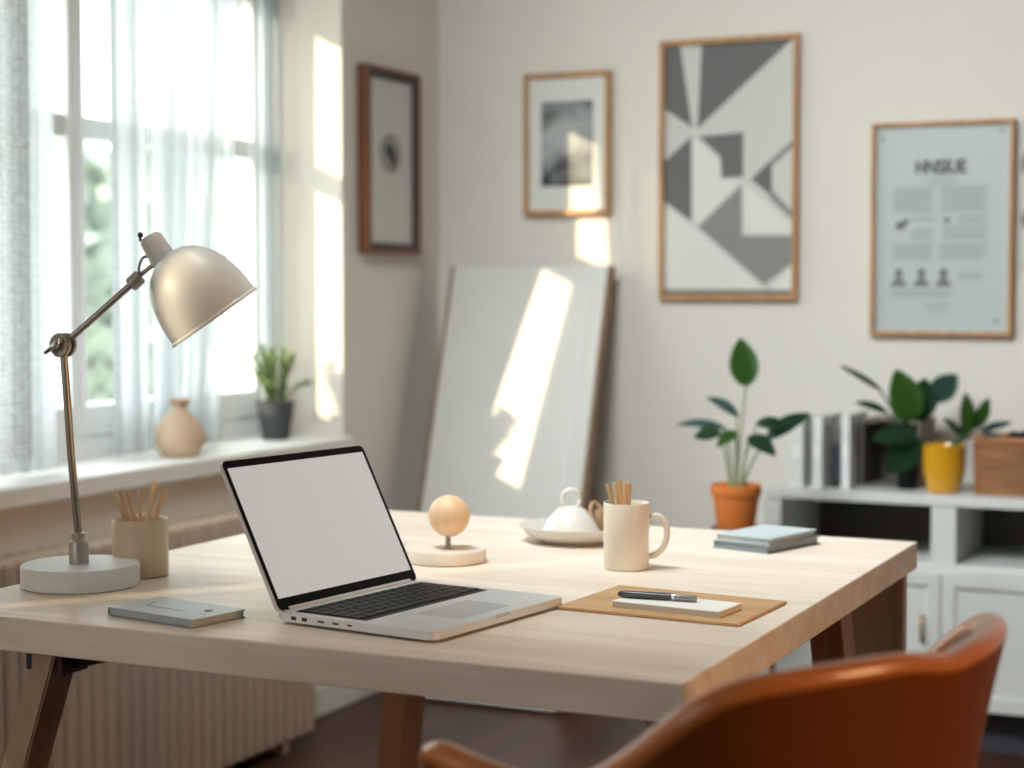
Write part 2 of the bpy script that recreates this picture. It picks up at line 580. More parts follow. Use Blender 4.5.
# ---------------------------------------------------------------- curtains
def curtain(name, label, x, y0, y1, folds, amp, m, zb=SZ + .012, zt=2.035, hem=0.0, seed=1, taper=0.0, group=None):
    rnd = random.Random(seed)
    ph = [rnd.uniform(0, 6.28) for _ in range(4)]
    bm = bmesh.new()
    nu, nv = max(24, folds * 14), 30
    uvl = bm.loops.layers.uv.new('uv')
    g = []
    for i in range(nu + 1):
        u = i / nu
        row = []
        for j in range(nv + 1):
            w = j / nv
            z = zb + (zt - zb) * w
            f = folds * 2 * PI * (u + 0.03 * math.sin(5 * u + ph[0]))
            a = amp * (0.75 + 0.45 * math.sin(f * 0.37 + ph[1])) * (0.8 + 0.35 * (1 - w))
            dx = a * (math.sin(f + 0.25 * math.sin(2.2 * w + ph[2])) + 0.3 * math.sin(2 * f + ph[3]))
            yy = y0 + (y1 - y0) * u + taper * (1 - w) ** 1.2 * u + amp * .35 * math.cos(f + 1.0)
            zz = z + hem * (1 - w) ** 10 * (math.sin(u * PI) - (u ** 6) * -1.2)
            row.append((bm.verts.new((x + dx, yy, zz)), (y1 - y0) * u * 1.3, zz))
        g.append(row)
    for i in range(nu):
        for j in range(nv):
            q = [g[i][j], g[i + 1][j], g[i + 1][j + 1], g[i][j + 1]]
            f = bm.faces.new([k[0] for k in q])
            for lp, k in zip(f.loops, q):
                lp[uvl].uv = (k[1], k[2])
    o = meshobj(name, bm, m, smooth=True)
    tag(o, label, 'curtain', group)
    return o
curtain('curtain', 'heavy waffle-weave white curtain at the far left edge', -2.56, 2.60, 3.045, 3, 0.012, M['curtain_weave'], zb=.812, seed=3, taper=-0.01)
curtain('curtain', 'narrow half-sheer white curtain strip behind the lamp pole, left of the bare pane', -2.60, 2.98, 3.165, 3, 0.014, M['curtain_half'], seed=5)
curtain('curtain', 'straight sheer white curtain panel hanging behind the lamp arm and vase', -2.67, 3.455, 3.60, 2, 0.018, M['curtain_half'], seed=8)
curtain('curtain', 'wide gathered sheer white curtain behind the lamp shade, beside the sunlit reveal', -2.67, 3.615, 4.03, 6, 0.022, M['curtain_sheer'], seed=12, taper=-0.14)
curtain('curtain', 'narrow gathered sheer curtain bunch at the right window jamb', -2.712, 4.175, 4.285, 3, 0.010, M['curtain_bunch'], seed=17)
curtain('curtain', 'near heavy white curtain added to narrow the sun through the unseen left window', -2.64, -0.22, 0.52, 9, 0.014, M['curtain_weave'], seed=31)  # unseen curtains added from here on, leaving a narrow gap for sun
curtain('curtain', 'far heavy white curtain added to narrow the sun through the unseen left window', -2.64, 0.68, 0.91, 4, 0.014, M['curtain_weave'], seed=33)
curtain('curtain', 'sheer white strip added to soften the sun between the unseen heavy curtains', -2.69, 0.45, 0.75, 4, 0.010, M['curtain_open'], seed=35)
rod = T([(-2.60, 2.31, 2.043), (-2.60, 4.30, 2.043)], 0.008, 14)
rod = meshobj('curtain_rod', rod, M['lamp_metal'], smooth=True, auto=40)
tag(rod, 'metal curtain rod carrying the sheer curtains above the window', 'curtain rod')

# ---------------------------------------------------------------- outside
def tree(x, y, h, r, label, seed):
    rnd = random.Random(seed)
    t = thing('tree', label, 'tree', (x, y, -1.5))
    meshobj('trunk', T([(0, 0, 0), (0.1, 0.05, h * .5), (0.0, 0.1, h * .8)], [0.16, 0.12, 0.07], 10), M['bark'], t, smooth=True)
    bm = bmesh.new()
    for i in range(900):
        a, b = rnd.uniform(0, 2 * PI), rnd.uniform(-1, 1)
        q = rnd.uniform(0.35, 1) * r
        c = Vector((math.cos(a) * math.sqrt(1 - b * b) * q, math.sin(a) * math.sqrt(1 - b * b) * q, h * .72 + b * q * 1.15))
        s = rnd.uniform(.12, .26)
        n = Vector((rnd.uniform(-1, 1), rnd.uniform(-1, 1), rnd.uniform(-1, 1))).normalized()
        e = n.orthogonal().normalized()
        k = n.cross(e)
        vs = [bm.verts.new(c + s * (e * math.cos(w) * 1.3 + k * math.sin(w) * .7)) for w in (0, 1.05, 2.1, 3.14, 4.2, 5.25)]
        bm.faces.new(vs)
    meshobj('foliage', bm, M['tree'], t)
    return t
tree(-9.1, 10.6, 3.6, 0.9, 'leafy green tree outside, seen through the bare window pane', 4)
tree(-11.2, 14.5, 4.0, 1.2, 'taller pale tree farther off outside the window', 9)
def columnar(x, y, zt, r, label, seed):
    rnd = random.Random(seed)
    t = thing('sun_block_shrub', label, 'shrub', (x, y, -1.5))
    h = zt + 1.5
    meshobj('stem', T([(0, 0, 0), (0, 0, h * .9)], [.08, .03], 8), M['bark'], t, smooth=True)
    bm = bmesh.new()
    for i in range(2600):
        a = rnd.uniform(0, 2 * PI)
        w = rnd.uniform(.08, 1)
        q = r * math.sqrt(rnd.random()) * (1.0 if w < .85 else max(.15, (1 - w) / .15))
        c = Vector((q * math.cos(a), q * math.sin(a), w * h))
        s = rnd.uniform(.07, .13)
        n = Vector((rnd.uniform(-1, 1), rnd.uniform(-1, 1), rnd.uniform(-1, 1))).normalized()
        e = n.orthogonal().normalized()
        k = n.cross(e)
        bm.faces.new([bm.verts.new(c + s * (e * math.cos(b_) * 1.3 + k * math.sin(b_) * .8)) for b_ in (0, 1.05, 2.1, 3.14, 4.2, 5.25)])
    meshobj('foliage', bm, M['leaf_herb'], t)
columnar(-5.3, -.36, 3.6, .48, 'unseen columnar evergreen shrub added outside the left wall to block sun', 6)  # added out of view to stop sun through the bare pane
bm = B(-30, XL - TH - .02, -20, 40, -1.6, -1.5)
struct('ground_outside', bm, mat('lawn', rgb(196, 200, 190), 0.9, var=0.2, scale=2))

# ---------------------------------------------------------------- radiator
rt = thing('radiator', 'beige ribbed panel radiator on the wall under the window', 'radiator', (-2.42, 3.0, 0))
rx0, rx1 = XL + .03 + 2.42, -2.375 + 2.42
meshobj('back_panel', B(XL + .022 + 2.42, XL + .05 + 2.42, -.95, .93, 0.05, 0.60, .004), M['radiator'], rt)
col0 = meshobj('column', B(-.05, .045, -.0195, .0195, 0.03, 0.635, 0.012, seg=3), M['radiator'], rt, smooth=True, auto=35, loc=(0, -.93, 0))
cols = 41
for i in range(1, cols):
    c = col0.copy()
    COL.objects.link(c)
    c.parent = rt
    c.location = (0, -.93 + .0455 * i, 0)
meshobj('header_pipe', T([(0, -.95, .58), (0, .93, .58)], .012, 10), M['radiator'], rt, smooth=True)
meshobj('foot', B(-.03, .03, -.80, -.77, 0, 0.06), M['radiator'], rt)
meshobj('foot', B(-.03, .03, .77, .80, 0, 0.06), M['radiator'], rt)

# ---------------------------------------------------------------- table
TX0, TX1, TY0, TY1, TZ = -1.765, -0.645, 1.842, 3.064, 0.74
tb = thing('work_table', 'large pale wood work table with splayed legs in the middle of the room', 'table', ((TX0 + TX1) / 2, (TY0 + TY1) / 2, 0))
ox, oy = (TX0 + TX1) / 2, (TY0 + TY1) / 2
hw, hd = (TX1 - TX0) / 2, (TY1 - TY0) / 2
meshobj('tabletop', B(-hw, hw, -hd, hd, TZ - .047, TZ, 0.0025), M['table'], tb)
def leg(x, y, dx, dy, w=0.040, dp=0.056):
    bm = bmesh.new()
    zt = TZ - .047
    for (z, X, Y) in ((0, x + dx, y + dy), (zt, x, y)):
        for a, b in ((-w / 2, -dp / 2), (w / 2, -dp / 2), (w / 2, dp / 2), (-w / 2, dp / 2)):
            bm.verts.new((X + a, Y + b, z))
    bm.verts.ensure_lookup_table()
    v = bm.verts
    bm.faces.new([v[i] for i in (0, 1, 2, 3)])
    bm.faces.new([v[i] for i in (4, 5, 6, 7)])
    for i in range(4):
        j = (i + 1) % 4
        bm.faces.new((v[i], v[j], v[j + 4], v[i + 4]))
    bmesh.ops.bevel(bm, geom=bm.edges[:], offset=0.0025, segments=2, affect='EDGES')
    return bm
lx, ly = -1.568 - ox, 1.905 - oy
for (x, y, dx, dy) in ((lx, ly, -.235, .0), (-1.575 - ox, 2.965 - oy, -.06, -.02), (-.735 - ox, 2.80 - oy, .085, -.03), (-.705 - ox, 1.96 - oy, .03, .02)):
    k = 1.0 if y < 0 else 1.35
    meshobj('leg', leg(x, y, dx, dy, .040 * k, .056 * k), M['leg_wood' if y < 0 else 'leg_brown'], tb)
# rear end panel
meshobj('end_panel', B(hw - .165, hw - .012, hd - .05, hd - .022, 0.0, TZ - .047, .003), M['panel_wood'], tb)
# steel bracket on the front left leg
bz = TZ - .047
meshobj('bracket', B(lx + .0205, lx + .028, ly - .026, ly + .030, bz - .036, bz, .002), M['metal_dark'], tb)
meshobj('bracket', B(lx - .03, lx - .0215, ly - .03, ly + .02, bz - .03, bz, .002), M['charcoal'], tb)
bm = T([(lx + .028, ly + .01, bz - .024), (lx + .105, ly + .01, bz - .003)], .007, 8)
meshobj('brace', bm, M['metal_dark'], tb)
bm = T([(lx + .028, ly, bz - .024), (lx + .0305, ly, bz - .024)], .004, 12)
meshobj('screw', bm, M['black'], tb)
# apron rail between left legs, hidden below the top
meshobj('stretcher', B(lx - .02, lx + .02, ly + .06, hd - .08, bz - .035, bz), M['leg_wood'], tb)

# ---------------------------------------------------------------- desk lamp
D = 2.60
def LP(px, py, d=D):
    return V((px - 512) / 1766 * d, d, CAM[2] - (py - 290) / 1766 * d)
lc = V((77.5 - 512) / 1766 * 2.60, 2.60, TZ)
lp = thing('desk_lamp', 'adjustable cream metal desk lamp with domed shade on round base', 'lamp', lc)
def loc(p):
    return Vector(p) - lc
meshobj('base', L([(0, 0), (.084, 0), (.0865, .002), (.0865, .030), (.0845, .0325), (0, .0325)], 72), M['lamp_base'], lp, smooth=True, auto=40)
cb = loc(LP(76, 563)); cb.z = .0325
meshobj('collar', L([(0, 0), (.0145, 0), (.0145, .027), (.012, .033), (.0095, .034), (.0095, .040), (.0105, .041), (.0105, .045), (.007, .046), (0, .046)], 32, Matrix.Translation(cb)), M['lamp_grey'], lp, smooth=True, auto=35)
j1 = loc(LP(63, 345))
meshobj('pole', T([cb + Vector((0, 0, .04)), cb.lerp(j1, .5), j1 + (cb - j1).normalized() * .012], .0058, 18), M['lamp_metal'], lp, smooth=True, auto=40)
# joint: two round cheeks facing the viewer, wing nut
n_cam = (V(0, -1, 0)).normalized()
rgt = V(1, 0, 0)
hub = meshobj('joint', L([(0, -.011), (.0165, -.011), (.018, -.009), (.018, -.004), (.014, -.003), (.014, .003), (.018, .004), (.018, .009), (.0165, .011), (0, .011)], 36, frame_to(j1, j1 + n_cam + rgt * -.45)), M['lamp_metal'], lp, smooth=True, auto=30)
wd = (n_cam + rgt * -.45).normalized()
wn = bmesh.new()
tube(wn, [j1 + wd * .010, j1 + wd * .020], .005, 12)
tube(wn, [j1 + wd * .018 + Vector((0, 0, .008)) + rgt * .008, j1 + wd * .019, j1 + wd * .018 + Vector((0, 0, -.011)) - rgt * .016], [.0035, .0045, .003], 8)
meshobj('wing_nut', wn, M['chrome'], lp, smooth=True)
j2 = loc(LP(136, 281))
meshobj('arm', T([j1 + (j2 - j1).normalized() * .008, j2], .0052, 18), M['lamp_metal'], lp, smooth=True, auto=40)
ad = (j2 - j1).normalized()
meshobj('arm_connector', L([(0, -.004), (.010, -.004), (.0115, -.002), (.0115, .014), (.010, .0165), (0, .0165)], 24, frame_to(j2 - ad * .006, j2 + ad)), M['lamp_grey'], lp, smooth=True, auto=35)
cable = smooth_pts([loc(LP(140, 277)), loc(LP(140, 267)), loc(LP(144, 258)), loc(LP(152, 257)), loc(LP(158, 262))], 6)
meshobj('cable', T(cable, .0022, 10), M['lamp_metal'], lp, smooth=True)
# swivel bracket linking arm and shade
meshobj('swivel', T([loc(LP(140, 276)), loc(LP(150, 268)), loc(LP(160, 262))], .0035, 10), M['lamp_grey'], lp, smooth=True)
# shade dome; axis runs up and to the left
rc = loc(LP(214.5, 317)); ap = loc(LP(169.5, 252.5)) + V(0, -1, 0) * .010
R = 0.0730
axis = (ap - rc)
hL = axis.length
prof_o = []
for i in range(21):
    t = i / 20
    a = t * PI / 2
    prof_o.append((R * .985 * math.sin(a) ** .92 if i else 0, hL * (math.cos(a) ** 1.0)))
# belly a little fuller than a circle, lip at the rim
prof = [(0, hL)]
for i in range(1, 21):
    s = i / 20
    prof.append((R * (1 - (1 - s) ** 2.55) ** .52, hL * (1 - s)))
prof[-1] = (R * 0.995, 0.003)
prof += [(R * 1.03, .0015), (R * 1.035, -.0015), (R * 1.02, -.003), (R * .985, -.001)]
inner = [(max(r - .0022, 0), z - .0022 if z > .01 else z) for r, z in reversed(prof[:21])]
prof += inner
meshobj('shade', L(prof, 80, frame_to(rc, ap)), [M['lamp']], lp, smooth=True, auto=60)
sb = loc(LP(164, 259)); st = loc(LP(150, 236.5))
meshobj('socket_cap', L([(.0195, -.004), (.0200, 0), (.0192, .004), (.0182, .018), (.0176, (st - sb).length - .006), (.0135, (st - sb).length), (0, (st - sb).length + .001)], 32, frame_to(sb, st)), M['lamp'], lp, smooth=True, auto=50)
kd = loc(LP(141.5, 238)); ke = loc(LP(141.5, 233))
meshobj('knob', L([(0, -.006), (.002, -.006), (.002, 0), (.004, .001), (.004, .006), (.002, .008), (0, .008)], 14, frame_to(kd, ke)), M['metal_dark'], lp, smooth=True, auto=40)
bulb = rc + axis * .25
meshobj('bulb', L([(0, -.03), (.015, -.025), (.024, -.008), (.024, .008), (.014, .028), (.012, .05), (0, .05)], 24, frame_to(bulb, ap)), M['glassy'], lp, smooth=True)

# ---------------------------------------------------------------- cup of sticks
cc = V((138 - 512) / 1766 * 2.69, 2.69, TZ)
cup = meshobj('pencil_cup', L([(0, 0), (.040, 0), (.0425, .002), (.0425, .0865), (.0418, .088), (.0405, .0868), (.0395, .084), (.0395, .006), (0, .006)], 56), M['ceramic'], smooth=True, auto=40, loc=cc)
tag(cup, 'cream ceramic cup holding thin wooden sticks, right of the lamp base', 'cup')
sticks = [(-.022, -.010, -.027, .066), (-.016, .010, -.020, .062), (-.008, .014, -.004, .063), (.004, -.014, .031, .078), (.000, .004, .022, .080), (.010, .006, .040, .070), (.014, -.006, .044, .065), (.006, .016, .018, .073), (-.012, -.014, -.034, .060)]
def stick_at(center, ax, ay, tx, top, zb, r=.0028, zs=.09):
    a = center + V(0, 0, 0) + V(ax * .45, ay * .6, zb)
    b = center + V(tx, ay, zs + top - .024)
    m_ = frame_to(a, b)
    return T([a, b], r, 8)
poss = ['leftmost, leaning left', 'second from left, leaning left', 'short one standing at the back', 'tallest, leaning right at the front', 'tall one in the middle', 'far right, leaning right', 'rightmost and lowest', 'behind the tall ones', 'nearest the left rim']
for i, (ax, ay, tx, top) in enumerate(sticks):
    s = meshobj('wooden_stick', stick_at(cc, -tx * .6, ay, tx, top, .0105), M['stick'], smooth=True, auto=40)
    tag(s, 'thin wooden stick in the cream cup by the lamp: ' + poss[i], 'stick', 'thin sticks in the pencil cup')

# ---------------------------------------------------------------- notebook at left
def slab(name, pts, z0, z1, m, parent=None, bev=.001):
    bm = bmesh.new()
    lo = [bm.verts.new((p[0], p[1], z0)) for p in pts]
    hi = [bm.verts.new((p[0], p[1], z1)) for p in pts]
    n = len(pts)
    bm.faces.new(lo)
    bm.faces.new(hi)
    for i in range(n):
        j = (i + 1) % n
        bm.faces.new((lo[i], lo[j], hi[j], hi[i]))
    if bev:
        bmesh.ops.bevel(bm, geom=bm.edges[:], offset=bev, segments=2, affect='EDGES')
    return meshobj(name, bm, m, parent)

def rect(cx, cy, w, d, ang, rcorner=0.0, n=4):
    a = rad(ang)
    pts = []
    if rcorner <= 0:
        c = [(-w / 2, -d / 2), (w / 2, -d / 2), (w / 2, d / 2), (-w / 2, d / 2)]
    else:
        c = []
        for (sx_, sy_, a0) in ((1, 1, 0), (-1, 1, 90), (-1, -1, 180), (1, -1, 270)):
            for k in range(n + 1):
                t = rad(a0 + 90 * k / n)
                c.append((sx_ * (w / 2 - rcorner) + rcorner * math.cos(t), sy_ * (d / 2 - rcorner) + rcorner * math.sin(t)))
    for x, y in c:
        pts.append((cx + x * math.cos(a) - y * math.sin(a), cy + x * math.sin(a) + y * math.cos(a)))
    return pts

nb = thing('notebook', 'closed silver-grey notebook lying at the front edge, left of the laptop', 'notebook', (-1.395, 1.939, TZ), rad(-11))
slab('back_cover', rect(0, 0, .163, .098, 0, .004), 0, .0018, M['note_dark'], nb, .0004)
slab('pages', rect(-.001, 0, .158, .093, 0), .0018, .0098, M['note_cover'], nb, 0)
slab('front_cover', rect(0, 0, .163, .098, 0, .004), .0098, .0118, M['note_cover'], nb, .0005)
slab('spine', [(-.0815, -.049), (-.0795, -.049), (-.0795, .049), (-.0815, .049)], .001, .0115, M['note_cover'], nb, .0003)
meshobj('elastic_button', L([(0, 0), (.0055, 0), (.0055, .0012), (0, .0014)], 20, Matrix.Translation((.050, .010, .0118))), M['note_dark'], nb)
slab('cover_line', [(-.045, -.012), (.028, -.012), (.028, -.0105), (-.045, -.0105)], .0118, .0122, M['note_dark'], nb, 0)  # thin slate line on the front cover
slab('cover_line', [(-.058, .014), (-.056, .014), (-.045, -.0105), (-.047, -.0115)], .0118, .0122, M['note_dark'], nb, 0)

# ---------------------------------------------------------------- laptop
LA = rad(81.7 - 90)
lt = thing('laptop', 'open silver laptop with a blank light-grey screen', 'laptop', (-1.1015, 2.091, TZ), LA)
# local: x towards user (front), y along hinge
LW, LD = .308, .256
slab('base', rect(0, 0, LD, LW, 0, .010, 6), .0035, .0145, M['alu'], lt, .0012)
slab('bottom_foot', rect(0, 0, LD - .03, LW - .03, 0, .01), 0, .0036, M['black'], lt, 0)
# keyboard well and keys
kx0, kx1, ky0, ky1 = -.108, .010, -.139, .139
slab('keyboard', [(kx0, ky0), (kx1, ky0), (kx1, ky1), (kx0, ky1)], .0143, .0149, M['black'], lt, 0)
kb = lt.children[-1]
rows = [(14, .6), (14, 1), (14, 1), (13, 1), (12, 1), (8, 1)]
x = kx0 + .002
key_mesh = {}
for ri, (n, hgt) in enumerate(rows):
    rh = .0185 if hgt == 1 else .0125
    wds = [1.0] * n
    if ri == 1: wds[-1] = 1.6
    if ri == 2: wds[0] = 1.6
    if ri == 3: wds[0] = 1.8; wds[-1] = 1.8
    if ri == 4: wds[0] = 2.3; wds[-1] = 2.3
    if ri == 5: wds = [1.1, 1.1, 1.3, 6.2, 1.3, 1.1, 1.1, 1.1]
    tot = sum(wds)
    y = ky0 + .002
    for w in wds:
        ww = w / tot * (ky1 - ky0 - .004)
        kk = (round(ww, 4), rh)
        if kk not in key_mesh:
            key_mesh[kk] = meshobj('key', B(.0011, rh - .0011, .0011, ww - .0011, 0, .0013, .0004, seg=1), M['black'], kb)
            k = key_mesh[kk]
        else:
            k = key_mesh[kk].copy()
            COL.objects.link(k)
            k.parent = kb
        k.location = (x, y, .0149)
        y += ww
    x += rh
slab('trackpad', rect(.068, -.004, .072, .118, 0, .003), .0143, .0148, M['alu_pad'], lt, 0)
slab('finger_notch', rect(LD / 2 - .001, 0, .003, .034, 0), .0105, .0147, M['alu_pad'], lt, .0003)
for px_, w_ in ((-.098, .009), (-.080, .009), (-.052, .011), (-.028, .011), (-.005, .009)):
    h_ = .0052 if px_ < -.06 else .0028
    meshobj('port', B(px_ - w_ / 2, px_ + w_ / 2, -LW / 2 - .0003, -LW / 2 + .002, .009 - h_ / 2, .009 + h_ / 2, .0006), M['port'], lt)
meshobj('hinge', T([(-LD / 2 + .004, -LW / 2 + .02, .0150), (-LD / 2 + .004, LW / 2 - .02, .0150)], .0042, 12), M['alu'], lt, smooth=True, auto=40)
# lid: local plane
tilt = rad(27.8)
lid = slab('lid', rect(0, .2195 / 2, LW, .2195, 0, .009, 6), 0, .0052, M['alu'], None, .0008)
bez = slab('bezel', rect(0, .2195 / 2, LW - .003, .2195 - .003, 0, .008, 6), .0050, .0058, M['bezel'], None, 0)
scr = slab('display', rect(0, .2195 / 2 + .003, LW - .016, .2195 - .030, 0, .001), .0058, .0062, M['screen'], None, 0)
camr = meshobj('webcam', L([(0, .0058), (.0014, .0058), (.0014, .0063), (0, .0063)], 12, Matrix.Translation((0, .2195 - .0045, 0))), M['port'])
# local lid axes: lx -> along hinge (+y of laptop), ly -> up the lid, lz -> towards user
ux = Vector((0, 1, 0))
uy = Vector((-math.sin(tilt), 0, math.cos(tilt)))
uz = ux.cross(uy)
mt = Matrix((ux, uy, uz)).transposed().to_4x4()
mt = Matrix.Translation((-LD / 2 + .001, 0, .0115)) @ mt
lid.parent = lt
lid.matrix_local = mt
for o_ in (bez, scr, camr):
    o_.parent = lid

# ---------------------------------------------------------------- sphere ornament
sc_ = V((446 - 512) / 1766 * 2.83, 2.83, TZ)
ob = thing('ball_ornament', 'wooden ball on a thin stem over a round pale plinth', 'ornament', sc_)
meshobj('plinth', L([(0, 0), (.061, 0), (.064, .002), (.064, .019), (.0625, .021), (0, .021)], 56), M['disc'], ob, smooth=True, auto=40)
meshobj('stem', T([(.003, 0, .021), (.003, 0, .045)], [.0050, .0034], 14), M['lamp_metal'], ob, smooth=True, auto=40)
bm = bmesh.new()
bmesh.ops.create_uvsphere(bm, u_segments=40, v_segments=24, radius=.0335)
for v in bm.verts: v.co += Vector((.004, .002, .0735))
meshobj('ball', bm, M['ball'], ob, smooth=True)

# ---------------------------------------------------------------- plate with vessel and twine
pc = V((577 - 512) / 1766 * 3.06, 3.06, TZ)
pl = meshobj('plate', L([(0, 0), (.062, 0), (.066, .003), (.088, .013), (.099, .026), (.1010, .0295), (.0985, .030), (.086, .019), (.062, .008), (0, .007)], 64), M['plate'], smooth=True, auto=60, loc=pc)
tag(pl, 'shallow stoneware plate behind the mug', 'plate')
vs = thing('sugar_bowl', 'glossy white conical lidded bowl with ring handle on the plate', 'bowl', pc + V(-.010, -.01, .0078))
meshobj('bowl_body', L([(0, 0), (.050, 0), (.054, .003), (.052, .012), (.040, .032), (.028, .046), (.018, .053), (.0, .055)], 40), M['glassy'], vs, smooth=True)
ring = [Vector((0, 0, .066)) + V(.015 * math.cos(a), 0, .017 * math.sin(a)) for a in [2 * PI * k / 24 for k in range(25)]]
meshobj('ring_handle', T(ring, .0038, 10), M['glassy'], vs, smooth=True)
tw = smooth_pts([pc + V(*p) for p in ((.030, .0, .0126), (.030, -.004, .030), (.024, .0, .052), (.030, .008, .066), (.040, .004, .058), (.052, 0, .038), (.066, .002, .020), (.058, .014, .018))], 6)
tw_o = meshobj('twine', T([Vector(p) for p in tw], .0042, 8), M['twine'], smooth=True)
bm = bmesh.new(); bm.from_mesh(tw_o.data)
for s in range(1, 4):
    off = V(.004 * s, .010 - .007 * s, -.001 * s)
    pp = smooth_pts([pc + off + V(*p) for p in ((.034, .0, .0155), (.032, -.004, .032), (.030, .0, .048), (.036, .006, .058), (.045, .004, .048), (.056, 0, .032), (.066, .002, .0205))], 6)
    tube(bm, pp, .0042, 8)
bm.to_mesh(tw_o.data); bm.free()
for p in tw_o.data.polygons: p.use_smooth = True
tag(tw_o, 'looped bundle of brown twine beside the white bowl on the plate', 'twine')

# ---------------------------------------------------------------- mug
mc = V((627 - 512) / 1766 * 2.755, 2.755, TZ)
mg = thing('mug', 'tall cream mug holding wooden sticks, handle on the right', 'mug', mc)
meshobj('mug_body', L([(0, 0), (.033, 0), (.0355, .0025), (.036, .103), (.0355, .1045), (.034, .1045), (.033, .102), (.0325, .006), (0, .006)], 56), M['mug'], mg, smooth=True, auto=50)
hp = smooth_pts([V(.034, 0, .079), V(.048, 0, .083), (V(.0605, 0, .073)), (V(.064, 0, .054)), V(.058, 0, .034), V(.046, 0, .022), V(.034, 0, .020)], 8)
meshobj('handle', T([Vector(p) for p in hp], .0050, 12), M['mug'], mg, smooth=True)
for i, (tx, ay, top) in enumerate(((-.034, 0, .034), (-.022, -.006, .038), (-.012, .004, .041), (-.003, -.004, .037), (.006, .004, .035))):
    a = mc + V(-tx * .2, ay, .0095)
    b = mc + V(tx * .9, ay * 1.6, .0985 + top)
    s = meshobj('wooden_stick', T([a, b], [.003, .0036], 8), M['stick'], smooth=True, auto=40)
    tag(s, 'flat-ended wooden stick in the tall mug: ' + ['leftmost, leaning most', 'second from left', 'middle and tallest', 'second from right', 'rightmost, nearly upright'][i], 'stick', 'wooden sticks in the mug')

# ---------------------------------------------------------------- desk mat, notepad, pen
dm = meshobj('desk_mat', bmesh.new(), M['mat_board'])
bm = bmesh.new()
P4 = [(-.957, 2.200), (-.690, 2.182), (-.680, 2.376), (-.942, 2.402)]
lo = [bm.verts.new((x, y, TZ + .0003)) for x, y in P4]
hi = [bm.verts.new((x, y, TZ + .0042)) for x, y in P4]
bm.faces.new(lo); bm.faces.new(hi)
for i in range(4):
    j = (i + 1) % 4
    bm.faces.new((lo[i], lo[j], hi[j], hi[i]))
bmesh.ops.bevel(bm, geom=bm.edges[:], offset=.0012, segments=2, affect='EDGES')
bmesh.ops.recalc_face_normals(bm, faces=bm.faces[:])
bm.to_mesh(dm.data); bm.free()
tag(dm, 'flat tan wooden desk mat lying right of the laptop', 'desk mat')
np_ = thing('notepad', 'small white notepad lying on the tan desk mat', 'notepad', (-.801, 2.258, TZ + .0042), rad(-6))
slab('pages', rect(0, 0, .158, .074, 0), 0, .0072, M['paper_edge'], np_, 0)
slab('top_sheet', rect(0, 0, .160, .076, 0), .0072, .0086, M['paper'], np_, .0003)
pz = TZ + .0042 + .0086
pn = thing('pen', 'dark grey pen with a chrome ring and grey cap on the notepad', 'pen', (-.828, 2.262, pz + .0053), rad(4))
pn.scale = (.88, .9, .78)
meshobj('barrel', T([(-.066, 0, 0), (-.063, 0, 0), (-.05, 0, 0), (-.02, 0, 0), (.014, 0, 0), (.022, 0, 0)], [.0035, .0056, .0066, .0066, .0058, .0052], 20), M['pen_dark'], pn, smooth=True, auto=50)
meshobj('chrome_ring', T([(.022, 0, 0), (.026, 0, 0)], .0064, 20), M['chrome'], pn, smooth=True, auto=40)
meshobj('cap', T([(.026, 0, 0), (.058, 0, 0), (.060, 0, 0)], [.0062, .0058, .0045], 20), M['pen_grey'], pn, smooth=True, auto=40)
meshobj('clip', B(-.02, .020, -.0012, .0012, .0062, .0078, .0004), M['chrome'], pn)

# ---------------------------------------------------------------- two books at the back of the table
for i, (z, w, d, a, lab, m) in enumerate(((0, .112, .160, -17, 'thicker slate-grey book under the pale one, by the back edge', 'note_dark'), (.0135, .106, .154, -15, 'pale blue-grey book on top of the pair near the back edge', 'book_cover'))):
    bk = thing('book', lab, 'book', (-.868, 2.905, TZ + z), rad(a), 'pair of grey books near the back edge of the table')
    h = .0130 if i == 0 else .0115
    slab('back_cover', rect(0, 0, w, d, 0), 0, .0018, M[m], bk, .0004)
    slab('pages', rect(-.002, 0, w - .005, d - .005, 0), .0018, h - .0018, M['note_cover' if i else 'note_dark'], bk, 0)
    slab('front_cover', rect(0, 0, w, d, 0), h - .0018, h, M[m], bk, .0004)

# ---------------------------------------------------------------- armchair
CF = Vector((-.963, .27, 0)).normalized()   # facing
CS = Vector((.27, .963, 0)).normalized()    # towards chair's far side
cb0 = V(.328, 1.60, 0)
ch = thing('armchair', 'tan leather tub armchair with curved back in the right foreground', 'armchair', cb0)
def chp(s, f, z):
    return CS * s + CF * f + Vector((0, 0, z))
half = [(0.0, -.070, .848), (.07, -.066, .850), (.13, -.052, .851), (.18, -.032, .850), (.215, -.008, .845), (.236, .020, .830), (.246, .05, .806), (.25, .085, .777), (.25, .13, .750), (.246, .20, .735), (.242, .27, .738), (.232, .32, .741), (.214, .345, .730)]
rimpts = [(-s, f, z) for s, f, z in reversed(half[1:])] + [(s, f * (.86 if f > .15 else 1), z - (.008 if f < .1 else .034 if f > .18 else .020)) for s, f, z in half]
rim = smooth_pts([chp(*p) for p in rimpts], 6)
NR = len(rim)
bm = bmesh.new()
grid_o, grid_i = [], []
NV = 14
